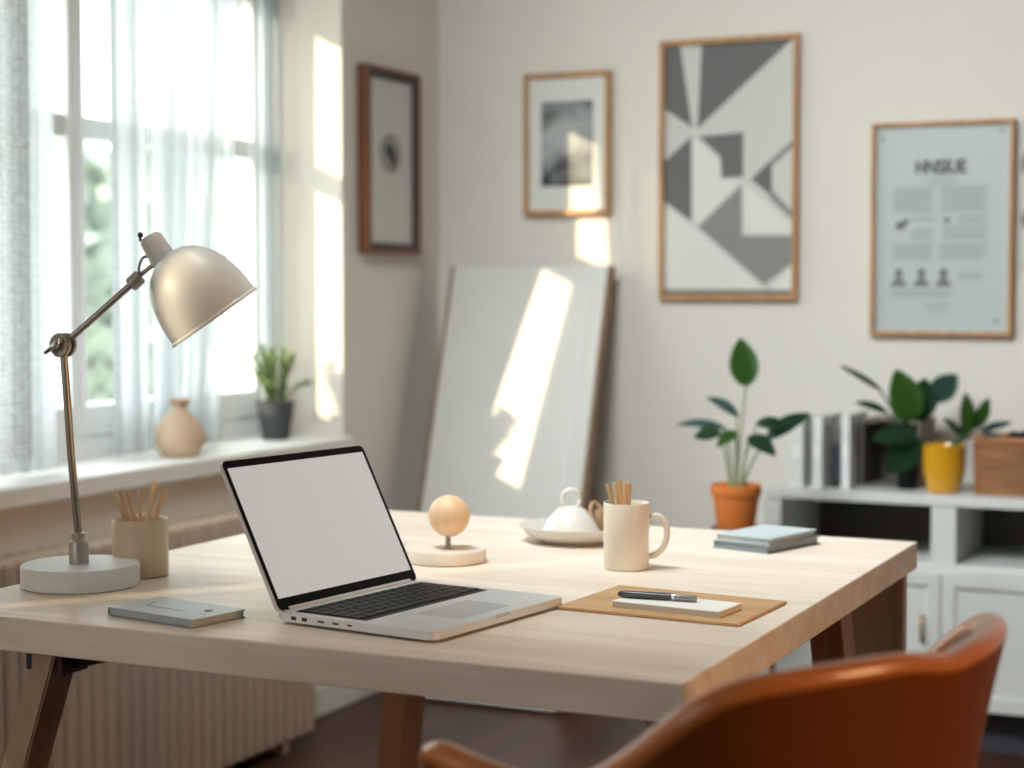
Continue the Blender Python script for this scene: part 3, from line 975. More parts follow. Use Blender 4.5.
for i, p in enumerate(rim):
    t = (rim[min(i + 1, NR - 1)] - rim[max(i - 1, 0)])
    t.z = 0
    t.normalize()
    cen = chp(0, .12, 0)
    nrm = Vector((-t.y, t.x, 0))
    if nrm.dot(Vector((p.x - cen.x, p.y - cen.y, 0))) < 0:
        nrm = -nrm
    ro, ri = [], []
    for j in range(NV + 1):
        w = j / NV
        # goes from the rim down to the seat bottom, drawing in towards the middle
        z = p.z + (.385 - p.z) * w
        k = 1 - .27 * (1 - (1 - w) ** 2.3)
        c = Vector((cen.x + (p.x - cen.x) * k, cen.y + (p.y - cen.y) * k, z))
        th = .015 + .006 * math.sin(w * PI)
        ro.append(bm.verts.new(c + nrm * th))
        ri.append(bm.verts.new(c - nrm * th))
    grid_o.append(ro); grid_i.append(ri)
for i in range(NR - 1):
    for j in range(NV):
        bm.faces.new((grid_o[i][j], grid_o[i + 1][j], grid_o[i + 1][j + 1], grid_o[i][j + 1]))
        bm.faces.new((grid_i[i][j], grid_i[i][j + 1], grid_i[i + 1][j + 1], grid_i[i + 1][j]))
    bm.faces.new((grid_o[i][0], grid_i[i][0], grid_i[i + 1][0], grid_o[i + 1][0]))
    bm.faces.new((grid_o[i][NV], grid_o[i + 1][NV], grid_i[i + 1][NV], grid_i[i][NV]))
for i in (0, NR - 1):
    for j in range(NV):
        bm.faces.new((grid_o[i][j], grid_o[i][j + 1], grid_i[i][j + 1], grid_i[i][j]))
meshobj('back_shell', bm, M['leather'], ch, smooth=True, auto=60)
meshobj('rim_roll', T([p + Vector((0, 0, .002)) for p in rim], .0165, 16, flat=.8), M['leather_rim_lit'], ch, smooth=True, auto=70)
# seat
bm = bmesh.new()
ringb = []
for z, k in ((.385, .86), (.40, .95), (.435, .97), (.455, .93), (.465, .80), (.468, .45)):
    ringb.append([bm.verts.new(chp(.160 * k * math.cos(a), .13 + .155 * k * math.sin(a), z)) for a in [2 * PI * q / 40 for q in range(40)]])
for a, b in zip(ringb, ringb[1:]):
    for q in range(40):
        bm.faces.new((a[q], a[(q + 1) % 40], b[(q + 1) % 40], b[q]))
bm.faces.new(ringb[0]); bm.faces.new(ringb[-1])
meshobj('seat', bm, M['leather'], ch, smooth=True, auto=60)
for s, f in ((-1, -1), (1, -1), (-1, 1), (1, 1)):
    a = chp(.13 * s, .13 + .12 * f, .40)
    b = chp(.19 * s, .13 + .17 * f, 0)
    meshobj('leg', T([a, b], [.017, .011], 14), M['stand'], ch, smooth=True, auto=40)

# ---------------------------------------------------------------- leaning board
bt = thing('leaning_board', 'large white board leaning against the back wall in the corner', 'board', (-2.175, 4.465, 0))
an = math.atan2(.38, 1.235)   # lean from vertical
Lb = 1.235 / math.cos(an)
ms = Matrix.Translation((0, -.02, 0.010)) @ Matrix.Rotation(-an, 4, 'X')
meshobj('board_panel', B(-.250, .250, -.014, .010, 0, Lb, mtx=ms), M['board_face'], bt)
bm = bmesh.new()
box(bm, .250, .268, -.016, .022, 0, Lb, 0.001, mtx=ms)
box(bm, -.268, -.250, -.016, .022, 0, Lb, 0.001, mtx=ms)
meshobj('edge_batten', bm, [M['board_edge']], bt)
# split of the battens into single meshes
o = bt.children[-1]
bpy.data.objects.remove(o)
for s in (-1, 1):
    bm = bmesh.new()
    x0, x1 = (.250, .262) if s > 0 else (-.262, -.250)
    box(bm, x0, x1, -.015, .022, 0, Lb, 0.001, mtx=ms)
    meshobj('edge_batten', bm, M['board_edge'], bt)
meshobj('face_rail', B(.190, .196, -.0165, -.0138, 0.02, Lb - .02, mtx=ms), M['trim'], bt)

# ---------------------------------------------------------------- framed pictures
def frame_back(name, label, x0, x1, z0, z1, fw, m, depth=.028):
    t = thing(name, label, 'picture', ((x0 + x1) / 2, YB - .002, z0))
    w, h = x1 - x0, z1 - z0
    bm = bmesh.new()
    box(bm, -w / 2, -w / 2 + fw, -depth, 0, 0, h, .002)
    box(bm, w / 2 - fw, w / 2, -depth, 0, 0, h, .002)
    box(bm, -w / 2 + fw, w / 2 - fw, -depth, 0, 0, fw, .002)
    box(bm, -w / 2 + fw, w / 2 - fw, -depth, 0, h - fw, h, .002)
    meshobj('frame', bm, m, t)
    return t, w, h

def flat(bm, pts, y, mi):
    """pts (x,z)"""
    f = bm.faces.new([bm.verts.new((x, y, z)) for x, z in pts])
    f.material_index = mi

def thin(bm, x0, x1, z0, z1, y, mi=0, t=.0008):
    box(bm, x0, x1, y - t, y, z0, z1, mi=mi)

# small photograph print
t, w, h = frame_back('framed_photo', 'small oak-framed black-and-white photo print above the leaning board', -2.225, -1.945, 1.399, 1.824, .016, M['frame_wood'])
meshobj('mat_board', B(-w / 2 + .016, w / 2 - .016, -.016, -.004, .016, h - .016), M['print_white'], t)
ph = bpy.data.materials.new('photo_print')
ph.use_nodes = True
n = ph.node_tree
p = n.nodes['Principled BSDF']
tcx = n.nodes.new('ShaderNodeTexCoord')
nz = n.nodes.new('ShaderNodeTexNoise'); nz.inputs['Scale'].default_value = 9; nz.inputs['Detail'].default_value = 4
gr = n.nodes.new('ShaderNodeTexGradient'); gr.gradient_type = 'SPHERICAL'
mp_ = n.nodes.new('ShaderNodeMapping'); mp_.inputs['Location'].default_value = (0.1, 0, -1.55); mp_.inputs['Scale'].default_value = (8, 1, 6.5)
n.links.new(tcx.outputs['Object'], mp_.inputs[0]); n.links.new(mp_.outputs[0], gr.inputs[0])
n.links.new(tcx.outputs['Object'], nz.inputs['Vector'])
ma = n.nodes.new('ShaderNodeMath'); ma.operation = 'MULTIPLY_ADD'; ma.inputs[1].default_value = .34
n.links.new(gr.outputs[0], ma.inputs[0]); n.links.new(nz.outputs[0], ma.inputs[2])
rr = n.nodes.new('ShaderNodeValToRGB')
rr.color_ramp.elements[0].position = .48; rr.color_ramp.elements[0].color = rgb(52, 56, 58)
rr.color_ramp.elements[1].position = .80; rr.color_ramp.elements[1].color = rgb(176, 178, 176)
n.links.new(ma.outputs[0], rr.inputs[0]); n.links.new(rr.outputs[0], p.inputs['Base Color'])
meshobj('photo', B(-.083, .083, -.018, -.0165, .088, h - .085), ph, t)

# geometric print
t, w, h = frame_back('framed_geometric_print', 'tall oak-framed grey and white geometric print on the back wall', -1.791, -1.376, 1.148, 1.898, .015, M['frame_wood'])
ms_ = [M['print_light'], M['print_white'], M['print_grey'], M['print_dark'], M['print_mid']]
bm = bmesh.new()
iw, ih = w - .03, h - .03
def gp(x, y):
    return (-iw / 2 + (x - 60) / 337 * iw, .015 + (715 - y) / 660 * ih)
box(bm, -iw / 2, iw / 2, -.012, -.004, .015, .015 + ih, mi=0)
polys = [
 (3, [(60, 55), (100, 55), (133, 272), (60, 222)]),
 (3, [(157, 55), (392, 55), (147, 276)]),
 (3, [(60, 358), (130, 296), (132, 520), (60, 466)]),
 (3, [(150, 296), (268, 290), (268, 405), (212, 408), (208, 352)]),
 (3, [(288, 413), (342, 362), (342, 458)]),
 (2, [(342, 362), (397, 312), (397, 332), (346, 378)]),
 (2, [(342, 442), (397, 500), (397, 522), (336, 462)]),
 (2, [(264, 428), (266, 560), (397, 562), (397, 632), (325, 690), (150, 535)]),
 (1, [(60, 476), (146, 540), (322, 700), (60, 700)]),
 (1, [(345, 692), (397, 640), (397, 700), (345, 700)]),
 (1, [(136, 300), (206, 358), (210, 410), (262, 412), (150, 528), (136, 516)]),
 (1, [(272, 424), (397, 535), (397, 552), (272, 552)]),
 (4, [(60, 702), (397, 702), (397, 715), (60, 715)]),
]
for mi, pts in polys:
    flat(bm, [gp(*q) for q in pts], -.0125, mi)
me_o = meshobj('print', bm, ms_, t)

# text poster
t, w, h = frame_back('framed_poster', 'oak-framed text poster headed HNSIUE above the white cabinet', -1.167, -.781, 1.051, 1.636, .012, M['frame_wood'])
meshobj('poster_sheet', B(-w / 2 + .012, w / 2 - .012, -.012, -.004, .012, h - .012), M['poster_paper'], t)
def pp(x, y):  # crop coordinates (85..480 x 90..715) -> local
    return (-w / 2 + .012 + (x - 78) / 408 * (w - .024), .012 + (716 - y) / 630 * (h - .024))
def text_mesh(body, size, x, z, y, m, parent, name, bold=.0008):
    c = bpy.data.curves.new('t', 'FONT')
    c.body = body; c.size = size; c.align_x = 'CENTER'; c.extrude = .0004; c.offset = bold
    to = bpy.data.objects.new('t', c)
    COL.objects.link(to)
    bpy.context.view_layer.update()
    me = bpy.data.meshes.new_from_object(to.evaluated_get(bpy.context.evaluated_depsgraph_get()))
    bpy.data.objects.remove(to)
    me.materials.clear(); me.materials.append(m)
    o = link(bpy.data.objects.new(name, me))
    o.parent = parent
    o.rotation_euler = (PI / 2, 0, 0)
    o.location = (x, y, z)
    return o
hx, hz = pp(277, 231)
tm = text_mesh('HNSIUE', .052, hx, hz, -.0135, M['ink'], t, 'heading', .0015)
tm.scale.x = .78
bm = bmesh.new()
def strip(x0, y0, x1, y1, mi=0):
    a, b = pp(x0, y1), pp(x1, y0)
    thin(bm, a[0], b[0], a[1], b[1], -.0122, mi)
for (x0, x1, y) in [(245, 310, 240), (225, 330, 251), (240, 315, 260)]:
    strip(x0, y, x1, y + 4)
def para(x0, x1, y0, y1, st=9, jag=18):
    y = y0; k = 0
    while y < y1:
        strip(x0, y, x1 - (k * 7 % jag), y + 4.5); y += st; k += 1
para(133, 262, 272, 345); para(280, 425, 272, 345)
para(188, 262, 362, 380); para(188, 262, 402, 430); para(333, 420, 362, 382); para(285, 425, 392, 430)
para(133, 262, 446, 500); para(275, 425, 446, 500); para(335, 415, 535, 562); para(128, 320, 588, 610)
para(232, 312, 630, 640); para(245, 300, 655, 664)
meshobj('small_print', bm, M['ink_soft'], t)
bm = bmesh.new()
def blob(cx, cy, rx, ry, mi=0):
    pts = []
    for k in range(20):
        a = 2 * PI * k / 20
        pts.append(pp(cx + rx * math.cos(a), cy + ry * math.sin(a)))
    flat(bm, pts, -.0126, mi)
blob(155, 390, 17, 14); blob(172, 378, 10, 9); blob(298, 375, 10, 9, 0)
meshobj('emblem', bm, M['ink_mid'], t)
for cx_ in (152, 222, 290):
    bm = bmesh.new()
    body = [(cx_ - 26, 578), (cx_ + 26, 578), (cx_ + 18, 560), (cx_ + 7, 553)]
    head = [(cx_ + 13 * math.cos(a), 537 + 16 * math.sin(a)) for a in [rad(62 - k * 15.3) for k in range(20)]]
    flat(bm, [pp(*q) for q in body + head + [(cx_ - 7, 553), (cx_ - 18, 560)]], -.0127, 0)
    meshobj('portrait', bm, M['ink_mid'], t)
for x, y in ((97, 120), (462, 108), (80, 680), (450, 682)):
    q = pp(x, y)
    meshobj('corner_pin', L([(0, 0), (.005, 0), (.004, .004), (0, .005)], 14, Matrix.Translation((q[0], -.012, q[1])) @ Matrix.Rotation(PI / 2, 4, 'X')), M['ink_mid'], t)

# print at the right edge of the wall
t = thing('wall_print', 'pale grey unframed print at the right edge, beside the text poster', 'picture', (-.62, YB - .002, 1.235))
bm = bmesh.new()
box(bm, -.148, .20, -.006, 0, 0, .395, .001)
meshobj('print_sheet', bm, M['print_light'], t)
bm = bmesh.new()
flat(bm, [(-.146, .29), (-.146, .26), (-.10, .24), (-.06, .33), (-.08, .38), (-.12, .36)], -.0067, 0)
flat(bm, [(-.146, .13), (-.13, .10), (-.10, .11), (-.09, .16), (-.12, .19)], -.0067, 1)
flat(bm, [(-.05, .05), (.05, .05), (.05, .20), (-.05, .17)], -.0067, 0)
flat(bm, [(.02, .23), (.15, .21), (.13, .35)], -.0067, 1)
meshobj('print_motif', bm, [M['print_grey'], M['print_dark']], t)

# frame on the left wall
y0, y1, z0, z1 = 4.393, 4.715, 1.282, 1.818
t = thing('framed_print', 'dark walnut-framed print with a small round motif on the left wall', 'picture', (XL + .002, (y0 + y1) / 2, z0), PI / 2)
w, h = y1 - y0, z1 - z0
# local: x along wall (+Y world), -y towards room (+X world)
bm = bmesh.new(); fw = .016; dp = .034
box(bm, -w / 2, -w / 2 + fw, -dp, 0, 0, h, .002); box(bm, w / 2 - fw, w / 2, -dp, 0, 0, h, .002)
box(bm, -w / 2 + fw, w / 2 - fw, -dp, 0, 0, fw, .002); box(bm, -w / 2 + fw, w / 2 - fw, -dp, 0, h - fw, h, .002)
meshobj('frame', bm, M['frame_walnut'], t)
bm = bmesh.new(); q0 = fw; q1 = fw + .014
box(bm, -w / 2 + q0, -w / 2 + q1, -dp + .006, -.004, q0, h - q0); box(bm, w / 2 - q1, w / 2 - q0, -dp + .006, -.004, q0, h - q0)
box(bm, -w / 2 + q1, w / 2 - q1, -dp + .006, -.004, q0, q1); box(bm, -w / 2 + q1, w / 2 - q1, -dp + .006, -.004, h - q1, h - q0)
meshobj('inner_rebate', bm, M['charcoal'], t)
meshobj('print', B(-w / 2 + q1, w / 2 - q1, -.018, -.004, q1, h - q1), M['print_light'], t)
bm = bmesh.new()
def disc(cx, cz, rx, rz, y, mi=0):
    flat(bm, [(cx + rx * math.cos(2 * PI * k / 32), cz + rz * math.sin(2 * PI * k / 32)) for k in range(32)], y, mi)
disc(0.0, h * .545, .062, .056, -.0185, 0)
disc(0.0, h * .545, .052, .047, -.0188, 1)
disc(-.006, h * .56, .030, .022, -.0191, 2)
disc(.014, h * .52, .022, .024, -.0193, 2)
meshobj('round_motif', bm, [M['print_mid'], mat('motif_pale', rgb(170, 166, 158), .8), M['charcoal']], t)

# ---------------------------------------------------------------- cabinet
CX0, CX1, CY0, CZ, CB = -1.352, -.40, 4.50, .654, .115
CYB = YB - .016
cab = thing('low_cabinet', 'low white cabinet with open niches over doors along the back wall', 'cabinet', ((CX0 + CX1) / 2, CY0, 0))
cx = (CX0 + CX1) / 2
def cb_(name, x0, x1, y0, y1, z0, z1, m='white', bev=.0015, par=None):
    return meshobj(name, B(x0 - cx, x1 - cx, y0 - CY0, y1 - CY0, z0, z1, bev), M[m], par or cab)
cb_('cabinet_top', CX0, CX1, CY0 - .005, CYB, CZ - .024, CZ)
cb_('side_panel', CX0, CX0 + .045, CY0, CYB, CB, CZ - .024)
cb_('side_panel', CX1 - .045, CX1, CY0, CYB, CB, CZ - .024)
cb_('divider', -.914, -.851, CY0, CYB, CB, CZ - .024)
cb_('niche_shelf', CX0 + .045, -.914, CY0, CYB, .462, .482)
cb_('niche_shelf', -.851, CX1 - .045, CY0, CYB, .462, .482)
cb_('bottom_panel', CX0 + .045, CX1 - .045, CY0, CYB, CB, CB + .02)
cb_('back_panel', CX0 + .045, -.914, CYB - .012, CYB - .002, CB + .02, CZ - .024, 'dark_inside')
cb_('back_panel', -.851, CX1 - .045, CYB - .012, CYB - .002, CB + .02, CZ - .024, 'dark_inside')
for k, (x0, x1, hx_) in enumerate(((CX0 + .003, -.884, -.926), (-.881, CX1 - .003, -.455))):
    dr = cb_('door', x0, x1, CY0 - .018, CY0 - .001, CB + .003, .462)
    bm = bmesh.new()
    for (a0, a1, b0, b1) in ((x0 + .0, x0 + .034, CB + .003, .462), (x1 - .034, x1, CB + .003, .462), (x0 + .034, x1 - .034, CB + .003, CB + .04), (x0 + .034, x1 - .034, .428, .462)):
        box(bm, a0 - cx, a1 - cx, -.026, -.018, b0, b1, .0012)
    meshobj('door_rail_frame', bm, M['white'], dr)
    bm = bmesh.new()
    tube(bm, [(hx_ - cx, -.045, .285), (hx_ - cx, -.045, .355)], .0045, 10)
    tube(bm, [(hx_ - cx, -.045, .292), (hx_ - cx, -.018, .292)], .003, 8)
    tube(bm, [(hx_ - cx, -.045, .348), (hx_ - cx, -.018, .348)], .003, 8)
    meshobj('handle', bm, M['brass'], dr, smooth=True)
cb_('plinth', CX0 + .04, CX1 - .04, CY0 + .05, CYB - .02, 0, CB, 'charcoal', 0)

def plant_leaf(bm, base, tip, width, up=Vector((0, 0, 1)), bend=.15, n=10, round_=0.5, cup=.15, mi=0):
    base, tip = Vector(base), Vector(tip)
    d = tip - base
    l = d.length
    side = d.cross(up)
    if side.length < 1e-4:
        side = Vector((1, 0, 0))
    side.normalize()
    nn = side.cross(d).normalized()
    rows_ = []
    for i in range(n + 1):
        t = i / n
        wd_ = width * .5 * (math.sin(PI * t ** (.6 + .5 * round_)) ** .8) * (1 if t < 1 else 0)
        c = base + d * t + nn * (bend * l * 4 * t * (1 - t)) - Vector((0, 0, 1)) * bend * .3 * l * t * t
        row = []
        for s in (-1, -.5, 0, .5, 1):
            row.append(bm.verts.new(c + side * s * wd_ + nn * (cup * wd_ * abs(s))))
        rows_.append(row)
    for a, b in zip(rows_, rows_[1:]):
        for k in range(4):
            f = bm.faces.new((a[k], a[k + 1], b[k + 1], b[k]))
            f.material_index = mi

def leaf_obj(parent, base, tip, width, m, name='leaf', stem_from=None, sm='stem', **k):
    bm = bmesh.new()
    plant_leaf(bm, base, tip, width, **k)
    bmesh.ops.solidify(bm, geom=bm.faces[:], thickness=.0008)
    o = meshobj(name, bm, m, parent, smooth=True)
    if stem_from is not None:
        b = Vector(base); s = Vector(stem_from)
        mid = s.lerp(b, .55) + Vector((0, 0, (b - s).length * .08))
        meshobj('stem', T(smooth_pts([s, mid, b.lerp(Vector(tip), .08)], 5), [.0045] + [.003] * 10, 8), M[sm], parent, smooth=True)
    return o

# ---------------------------------------------------------------- plant stand + terracotta plant
PD = 4.30
psc = V((737 - 512) / 1766 * PD, PD, 0)
PZ = CAM[2] - (527 - 290) / 1766 * PD
sd_ = thing('plant_stand', 'slim round wooden plant stand behind the table under the terracotta pot', 'stand', psc)
meshobj('stand_top', L([(0, PZ - .018), (.058, PZ - .018), (.060, PZ - .015), (.060, PZ - .002), (.058, PZ), (0, PZ)], 40), M['stand'], sd_, smooth=True, auto=40)
for k in range(3):
    a = 2 * PI * k / 3 + .4
    meshobj('leg', T([(.04 * math.cos(a), .04 * math.sin(a), PZ - .017), (.13 * math.cos(a), .13 * math.sin(a), 0)], [.011, .008], 12), M['stand'], sd_, smooth=True, auto=40)
pp_ = thing('potted_peace_lily', 'broad-leaved plant in an orange terracotta pot behind the table', 'potted plant', psc + Vector((0, 0, PZ)))
sc1 = PD / 1766
meshobj('pot', L([(0, 0), (.045, 0), (.047, .003), (.057, .075), (.0605, .076), (.062, .080), (.062, .101), (.060, .103), (.056, .102), (.054, .085), (0, .083)], 44), M['terracotta'], pp_, smooth=True, auto=40)
meshobj('soil', L([(0, .0885), (.030, .0895), (.0535, .087)], 30), M['soil'], pp_, smooth=True)
def PL(px, py, dd=0):
    d = PD + dd
    return V((px - 512) / 1766 * d, d, CAM[2] - (py - 290) / 1766 * d) - psc - Vector((0, 0, PZ))
so_ = lambda x: V(x, 0, .088)
camd = V(0, -1, 0)
leafs = [  # base px, tip px, width m, depth base, depth tip, material
 ((747, 388), (740, 337), .072, 0, 0, 'leaf_green', 0.0, V(0, -1, .1)),
 ((722, 434), (694, 437), .045, 0, .02, 'leaf_deep', -.014, None),
 ((766, 441), (812, 412), .045, .02, .06, 'leaf_deep', .012, None),
 ((748, 437), (777, 456), .050, -.03, -.08, 'leaf_deep', .016, None),
 ((740, 418), (706, 396), .030, .03, .08, 'leaf_blue', -.006, None),
 ((728, 430), (676, 424), .028, .04, .10, 'leaf_blue', -.010, None),
 ((756, 424), (792, 428), .040, .03, .02, 'leaf_deep', .006, None),
 ((738, 432), (717, 447), .034, -.02, -.06, 'leaf_green', -.004, None),
]
for (b, tp, w_, d0, d1, m_, sx0, up_) in leafs:
    kw = dict(up=up_ if up_ is not None else V(0, -.75, .65))
    leaf_obj(pp_, PL(b[0], b[1], d0), PL(tp[0], tp[1], d1), w_, M[m_], stem_from=so_(sx0), bend=.10 if up_ is None else .02, **kw)

# ---------------------------------------------------------------- things on the cabinet
def upright(x0, x1, h, d, lab, m, name='magazine_file', y=4.66):
    o = meshobj(name, B(-(x1 - x0) / 2, (x1 - x0) / 2, -d / 2, d / 2, 0, h, .002), M[m], loc=((x0 + x1) / 2, y, CZ))
    tag(o, lab, 'file')
    return o
def file_thing(x0, x1, h, d, lab, y=4.66):
    w = x1 - x0
    t = thing('magazine_file', lab, 'file box', ((x0 + x1) / 2, y, CZ))
    bm = bmesh.new()
    box(bm, -w / 2, w / 2, -d / 2, d / 2, 0, h, .0015)
    meshobj('case', bm, M['folder'], t)
    bm = bmesh.new()
    box(bm, -w / 2 + .004, w / 2 - .004, -d / 2 - .0008, -d / 2 + .001, h * .42, h * .60)
    meshobj('spine_label', bm, M['paper'], t)
    return t
file_thing(-1.300, -1.266, .185, .20, 'plain white file box at the left end of the cabinet top')
file_thing(-1.240, -1.214, .190, .20, 'slim white file box just left of the dark reed vase')
file_thing(-1.163, -1.140, .195, .20, 'white file box between the reed vase and the taupe box')
rv = thing('reed_vase', 'narrow charcoal vase with thin dark reeds between white files', 'vase', (-1.188, 4.60, CZ))
meshobj('vase_body', L([(0, 0), (.013, 0), (.0145, .004), (.016, .10), (.0165, .115), (.014, .115), (.013, .10), (0, .01)], 24), M['charcoal'], rv, smooth=True, auto=50)
for k in range(7):
    a = k * .9
    meshobj('reed', T([(.004 * math.cos(a), .004 * math.sin(a), .02), (.022 * math.cos(a), .02 * math.sin(a), .165 + .01 * (k % 3))], .0015, 6), M['charcoal'], rv)
# taupe storage box, open front
sb_ = thing('storage_box', 'open-fronted taupe box behind the big plant leaves on the cabinet', 'box', (-1.052, 4.74, CZ))
bm = bmesh.new()
bw, bh, bd = .078, .178, .10
box(bm, -bw, -bw + .006, -bd, bd, 0, bh); box(bm, bw - .006, bw, -bd, bd, 0, bh)
box(bm, -bw + .006, bw - .006, bd - .006, bd, 0, bh); box(bm, -bw + .006, bw - .006, -bd, bd - .006, 0, .006)
box(bm, -bw + .006, bw - .006, -bd, bd - .006, bh - .006, bh)
meshobj('box_shell', bm, M['taupe'], sb_)
# big plant in dark pot
bp_ = thing('potted_rubber_plant', 'large dark-leaved plant in a black pot on the white cabinet', 'potted plant', (-1.005, 4.64, CZ))
meshobj('pot', L([(0, 0), (.024, 0), (.026, .003), (.030, .085), (.031, .092), (.028, .092), (.026, .082), (0, .08)], 32), M['black'], bp_, smooth=True, auto=40)
BD = V(0, 0, 0)
def dep(p):
    return -p[0] * math.sin(YAW) + p[1] * math.cos(YAW)
bd0 = dep((-1.005, 4.64))
def Q(px, py, dd=0, o=(-1.005, 4.64)):
    d = bd0 + dd
    return V((px - 512) / 1766 * d, d, CAM[2] - (py - 290) / 1766 * d) - Vector((o[0], o[1], CZ))
top0 = Vector((0, 0, .082))
for (b, tp, w_, d0, d1, m_, up_, bn) in [
 ((884, 392), (838, 364), .022, .0, -.02, 'leaf_deep', None, .02),
 ((890, 413), (855, 402), .030, .0, -.05, 'leaf_deep', None, .03),
 ((914, 424), (896, 368), .092, .0, 0, 'leaf_green', V(0, -1, .2), .03),
 ((918, 424), (926, 377), .082, .02, .05, 'leaf_deep', V(0, -1, .2), .03),
 ((930, 402), (958, 374), .070, .05, .08, 'leaf_blue', V(0, -1, .2), .05),
 ((920, 436), (872, 440), .070, -.02, -.08, 'leaf_deep', None, .06),
 ((920, 436), (888, 474), .085, -.04, -.07, 'leaf_deep', V(0, -1, .1), .06),
 ((908, 430), (908, 400), .050, .03, .03, 'leaf_deep', V(0, -1, .2), .04)]:
    kw = dict(up=up_ if up_ is not None else V(0, -.75, .65))
    leaf_obj(bp_, Q(b[0], b[1], d0), Q(tp[0], tp[1], d1), w_, M[m_], stem_from=top0, sm='stem_dark', bend=bn, **kw)
# yellow pot plant
yp = thing('potted_ficus', 'small plant in a glossy mustard-yellow pot beside the basket', 'potted plant', (-.903, 4.60, CZ))
meshobj('pot', L([(0, 0), (.036, 0), (.042, .004), (.052, .05), (.054, .085), (.0535, .118), (.055, .122), (.052, .124), (.049, .118), (.048, .105), (0, .104)], 44), M['yellow'], yp, smooth=True, auto=50)
for (b, tp, w_, d0, d1, m_, up_, bn) in [
 ((970, 436), (966, 391), .040, .0, .0, 'leaf_green', V(0, -1, .2), .03),
 ((976, 430), (990, 397), .038, .02, .0, 'leaf_green', V(0, -1, .2), .03),
 ((962, 436), (944, 418), .028, .0, -.03, 'leaf_deep', None, .03),
 ((980, 432), (1014, 422), .024, .02, .04, 'leaf_blue', None, .05),
 ((968, 440), (955, 426), .030, .03, .05, 'leaf_deep', None, .05),
 ((980, 436), (1004, 436), .022, .0, -.02, 'leaf_blue', None, .05)]:
    kw = dict(up=up_ if up_ is not None else V(0, -.75, .65))
    leaf_obj(yp, Q(b[0], b[1], d0, (-.903, 4.60)), Q(tp[0], tp[1], d1, (-.903, 4.60)), w_, M[m_], stem_from=Vector((.012, 0, .104)), sm='stem_dark', bend=bn, **kw)
# basket
bk = thing('wicker_basket', 'brown woven wicker basket at the right end of the cabinet top', 'basket', (-.722, 4.66, CZ))
bm = bmesh.new()
rowsn = 11
bwx, bwy, bhz = .105, .085, .142
nn_ = 96
prev = None
for r_ in range(rowsn * 4 + 1):
    zz = bhz * r_ / (rowsn * 4)
    ring_ = []
    for k in range(nn_):
        a = 2 * PI * k / nn_
        ca, sa = math.cos(a), math.sin(a)
        e = .18
        x_ = bwx * math.copysign(abs(ca) ** e, ca); y_ = bwy * math.copysign(abs(sa) ** e, sa)
        kx = 1 + .018 * math.sin(PI * r_ / 2) * math.cos(k * PI / 2 + (r_ // 4) * PI)
        ring_.append(bm.verts.new((x_ * kx * (.97 + .03 * zz / bhz), y_ * kx * (.97 + .03 * zz / bhz), zz)))
    if prev:
        for k in range(nn_):
            bm.faces.new((prev[k], prev[(k + 1) % nn_], ring_[(k + 1) % nn_], ring_[k]))
    else:
        bm.faces.new(ring_)
    prev = ring_
bmesh.ops.solidify(bm, geom=bm.faces[:], thickness=.004)
meshobj('woven_body', bm, M['basket'], bk)
bm = bmesh.new()
rp_ = [(bwx * math.copysign(abs(math.cos(a)) ** .18, math.cos(a)), bwy * math.copysign(abs(math.sin(a)) ** .18, math.sin(a)), bhz + .002) for a in [2 * PI * (k + .5) / 72 for k in range(73)]]
tube(bm, rp_, .005, 8)
meshobj('rim', bm, M['basket'], bk, smooth=True)
bm = bmesh.new()
rnd = random.Random(3)
g = []
for i in range(13):
    row = []
    for j in range(11):
        u, v_ = i / 12 * 2 - 1, j / 10 * 2 - 1
        edge = (1 - u ** 6) * (1 - v_ ** 6)
        row.append(bm.verts.new((.028 + u * .070, v_ * .072, .110 + .038 * edge + .005 * math.sin(5 * u + 3 * v_) * edge)))
    g.append(row)
for i in range(12):
    for j in range(10):
        bm.faces.new((g[i][j], g[i + 1][j], g[i + 1][j + 1], g[i][j + 1]))
bmesh.ops.solidify(bm, geom=bm.faces[:], thickness=.003)
cl = meshobj('folded_cloth', bm, M['black'], smooth=True, loc=(-.722, 4.66, CZ + .012))
tag(cl, 'black cloth bundled inside the wicker basket', 'cloth')

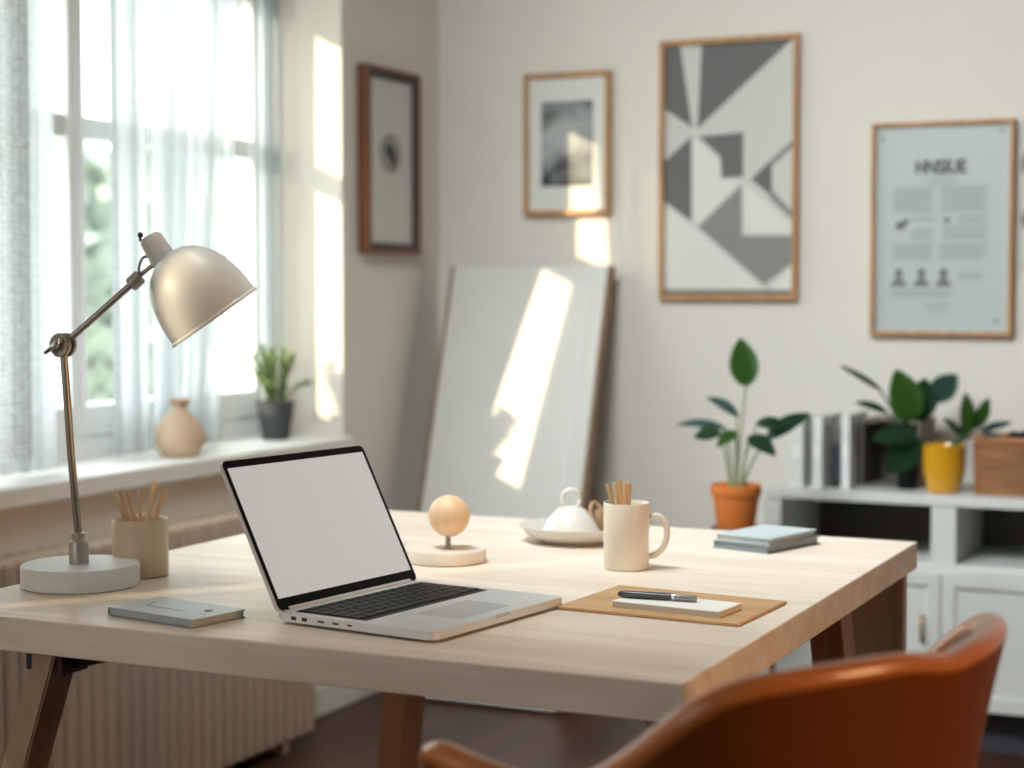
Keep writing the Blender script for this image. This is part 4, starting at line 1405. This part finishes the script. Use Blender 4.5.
# ---------------------------------------------------------------- things on the window sill
def at_sill(px, X):
    # point on plane X with viewing direction px
    a = (px - 512) / 1766
    dx, dy = a * math.cos(YAW) - math.sin(YAW), a * math.sin(YAW) + math.cos(YAW)
    t_ = X / dx
    return Vector((X, dy * t_, SZ))
vc = at_sill(179, -2.585)
vz = meshobj('bud_vase', L([(a * 1.10, b * 1.12) for a, b in [(0, 0), (.034, 0), (.042, .004), (.056, .028), (.058, .045), (.050, .068), (.034, .088), (.021, .100), (.016, .109), (.019, .118), (.031, .1260), (.029, .1268), (.015, .118), (.013, .106), (0, .09)]], 44), M['vase'], smooth=True, auto=60, loc=vc)
tag(vz, 'squat sand-coloured vase with a flared neck on the window sill', 'vase')
gc = at_sill(275, -2.638)
hp_ = thing('potted_herb', 'small feathery green plant in a dark grey pot on the sill', 'potted plant', gc)
meshobj('pot', L([(0, 0), (.034, 0), (.037, .003), (.052, .098), (.054, .104), (.051, .105), (.048, .098), (.047, .09), (0, .088)], 40), M['dark_pot'], hp_, smooth=True, auto=40)
meshobj('soil', L([(0, .094), (.046, .0925)], 24), M['soil'], hp_)
rnd = random.Random(21)
bmS, bmL = bmesh.new(), bmesh.new()
for k in range(26):
    a = rnd.uniform(0, 2 * PI)
    sp = rnd.uniform(.02, .072)
    hh = rnd.uniform(.10, .17)
    if k == 0: sp, hh, a = .10, .06, YAW
    base = Vector((.015 * math.cos(a), .015 * math.sin(a), .09))
    tipp = Vector((sp * math.cos(a), sp * math.sin(a), .09 + hh))
    pts = smooth_pts([base, base.lerp(tipp, .5) + Vector((0, 0, .02)), tipp], 5)
    tube(bmS, pts, .0016, 6)
    for i_ in range(2, len(pts)):
        for q_ in range(3):
            dr_ = Vector((rnd.uniform(-1, 1), rnd.uniform(-1, 1), rnd.uniform(-.2, 1))).normalized()
            plant_leaf(bmL, pts[i_], pts[i_] + dr_ * rnd.uniform(.016, .030), .010, n=4)
meshobj('stems', bmS, M['stem_dark'], hp_)
lv = meshobj('foliage', bmL, M['leaf_herb'], hp_, smooth=True)
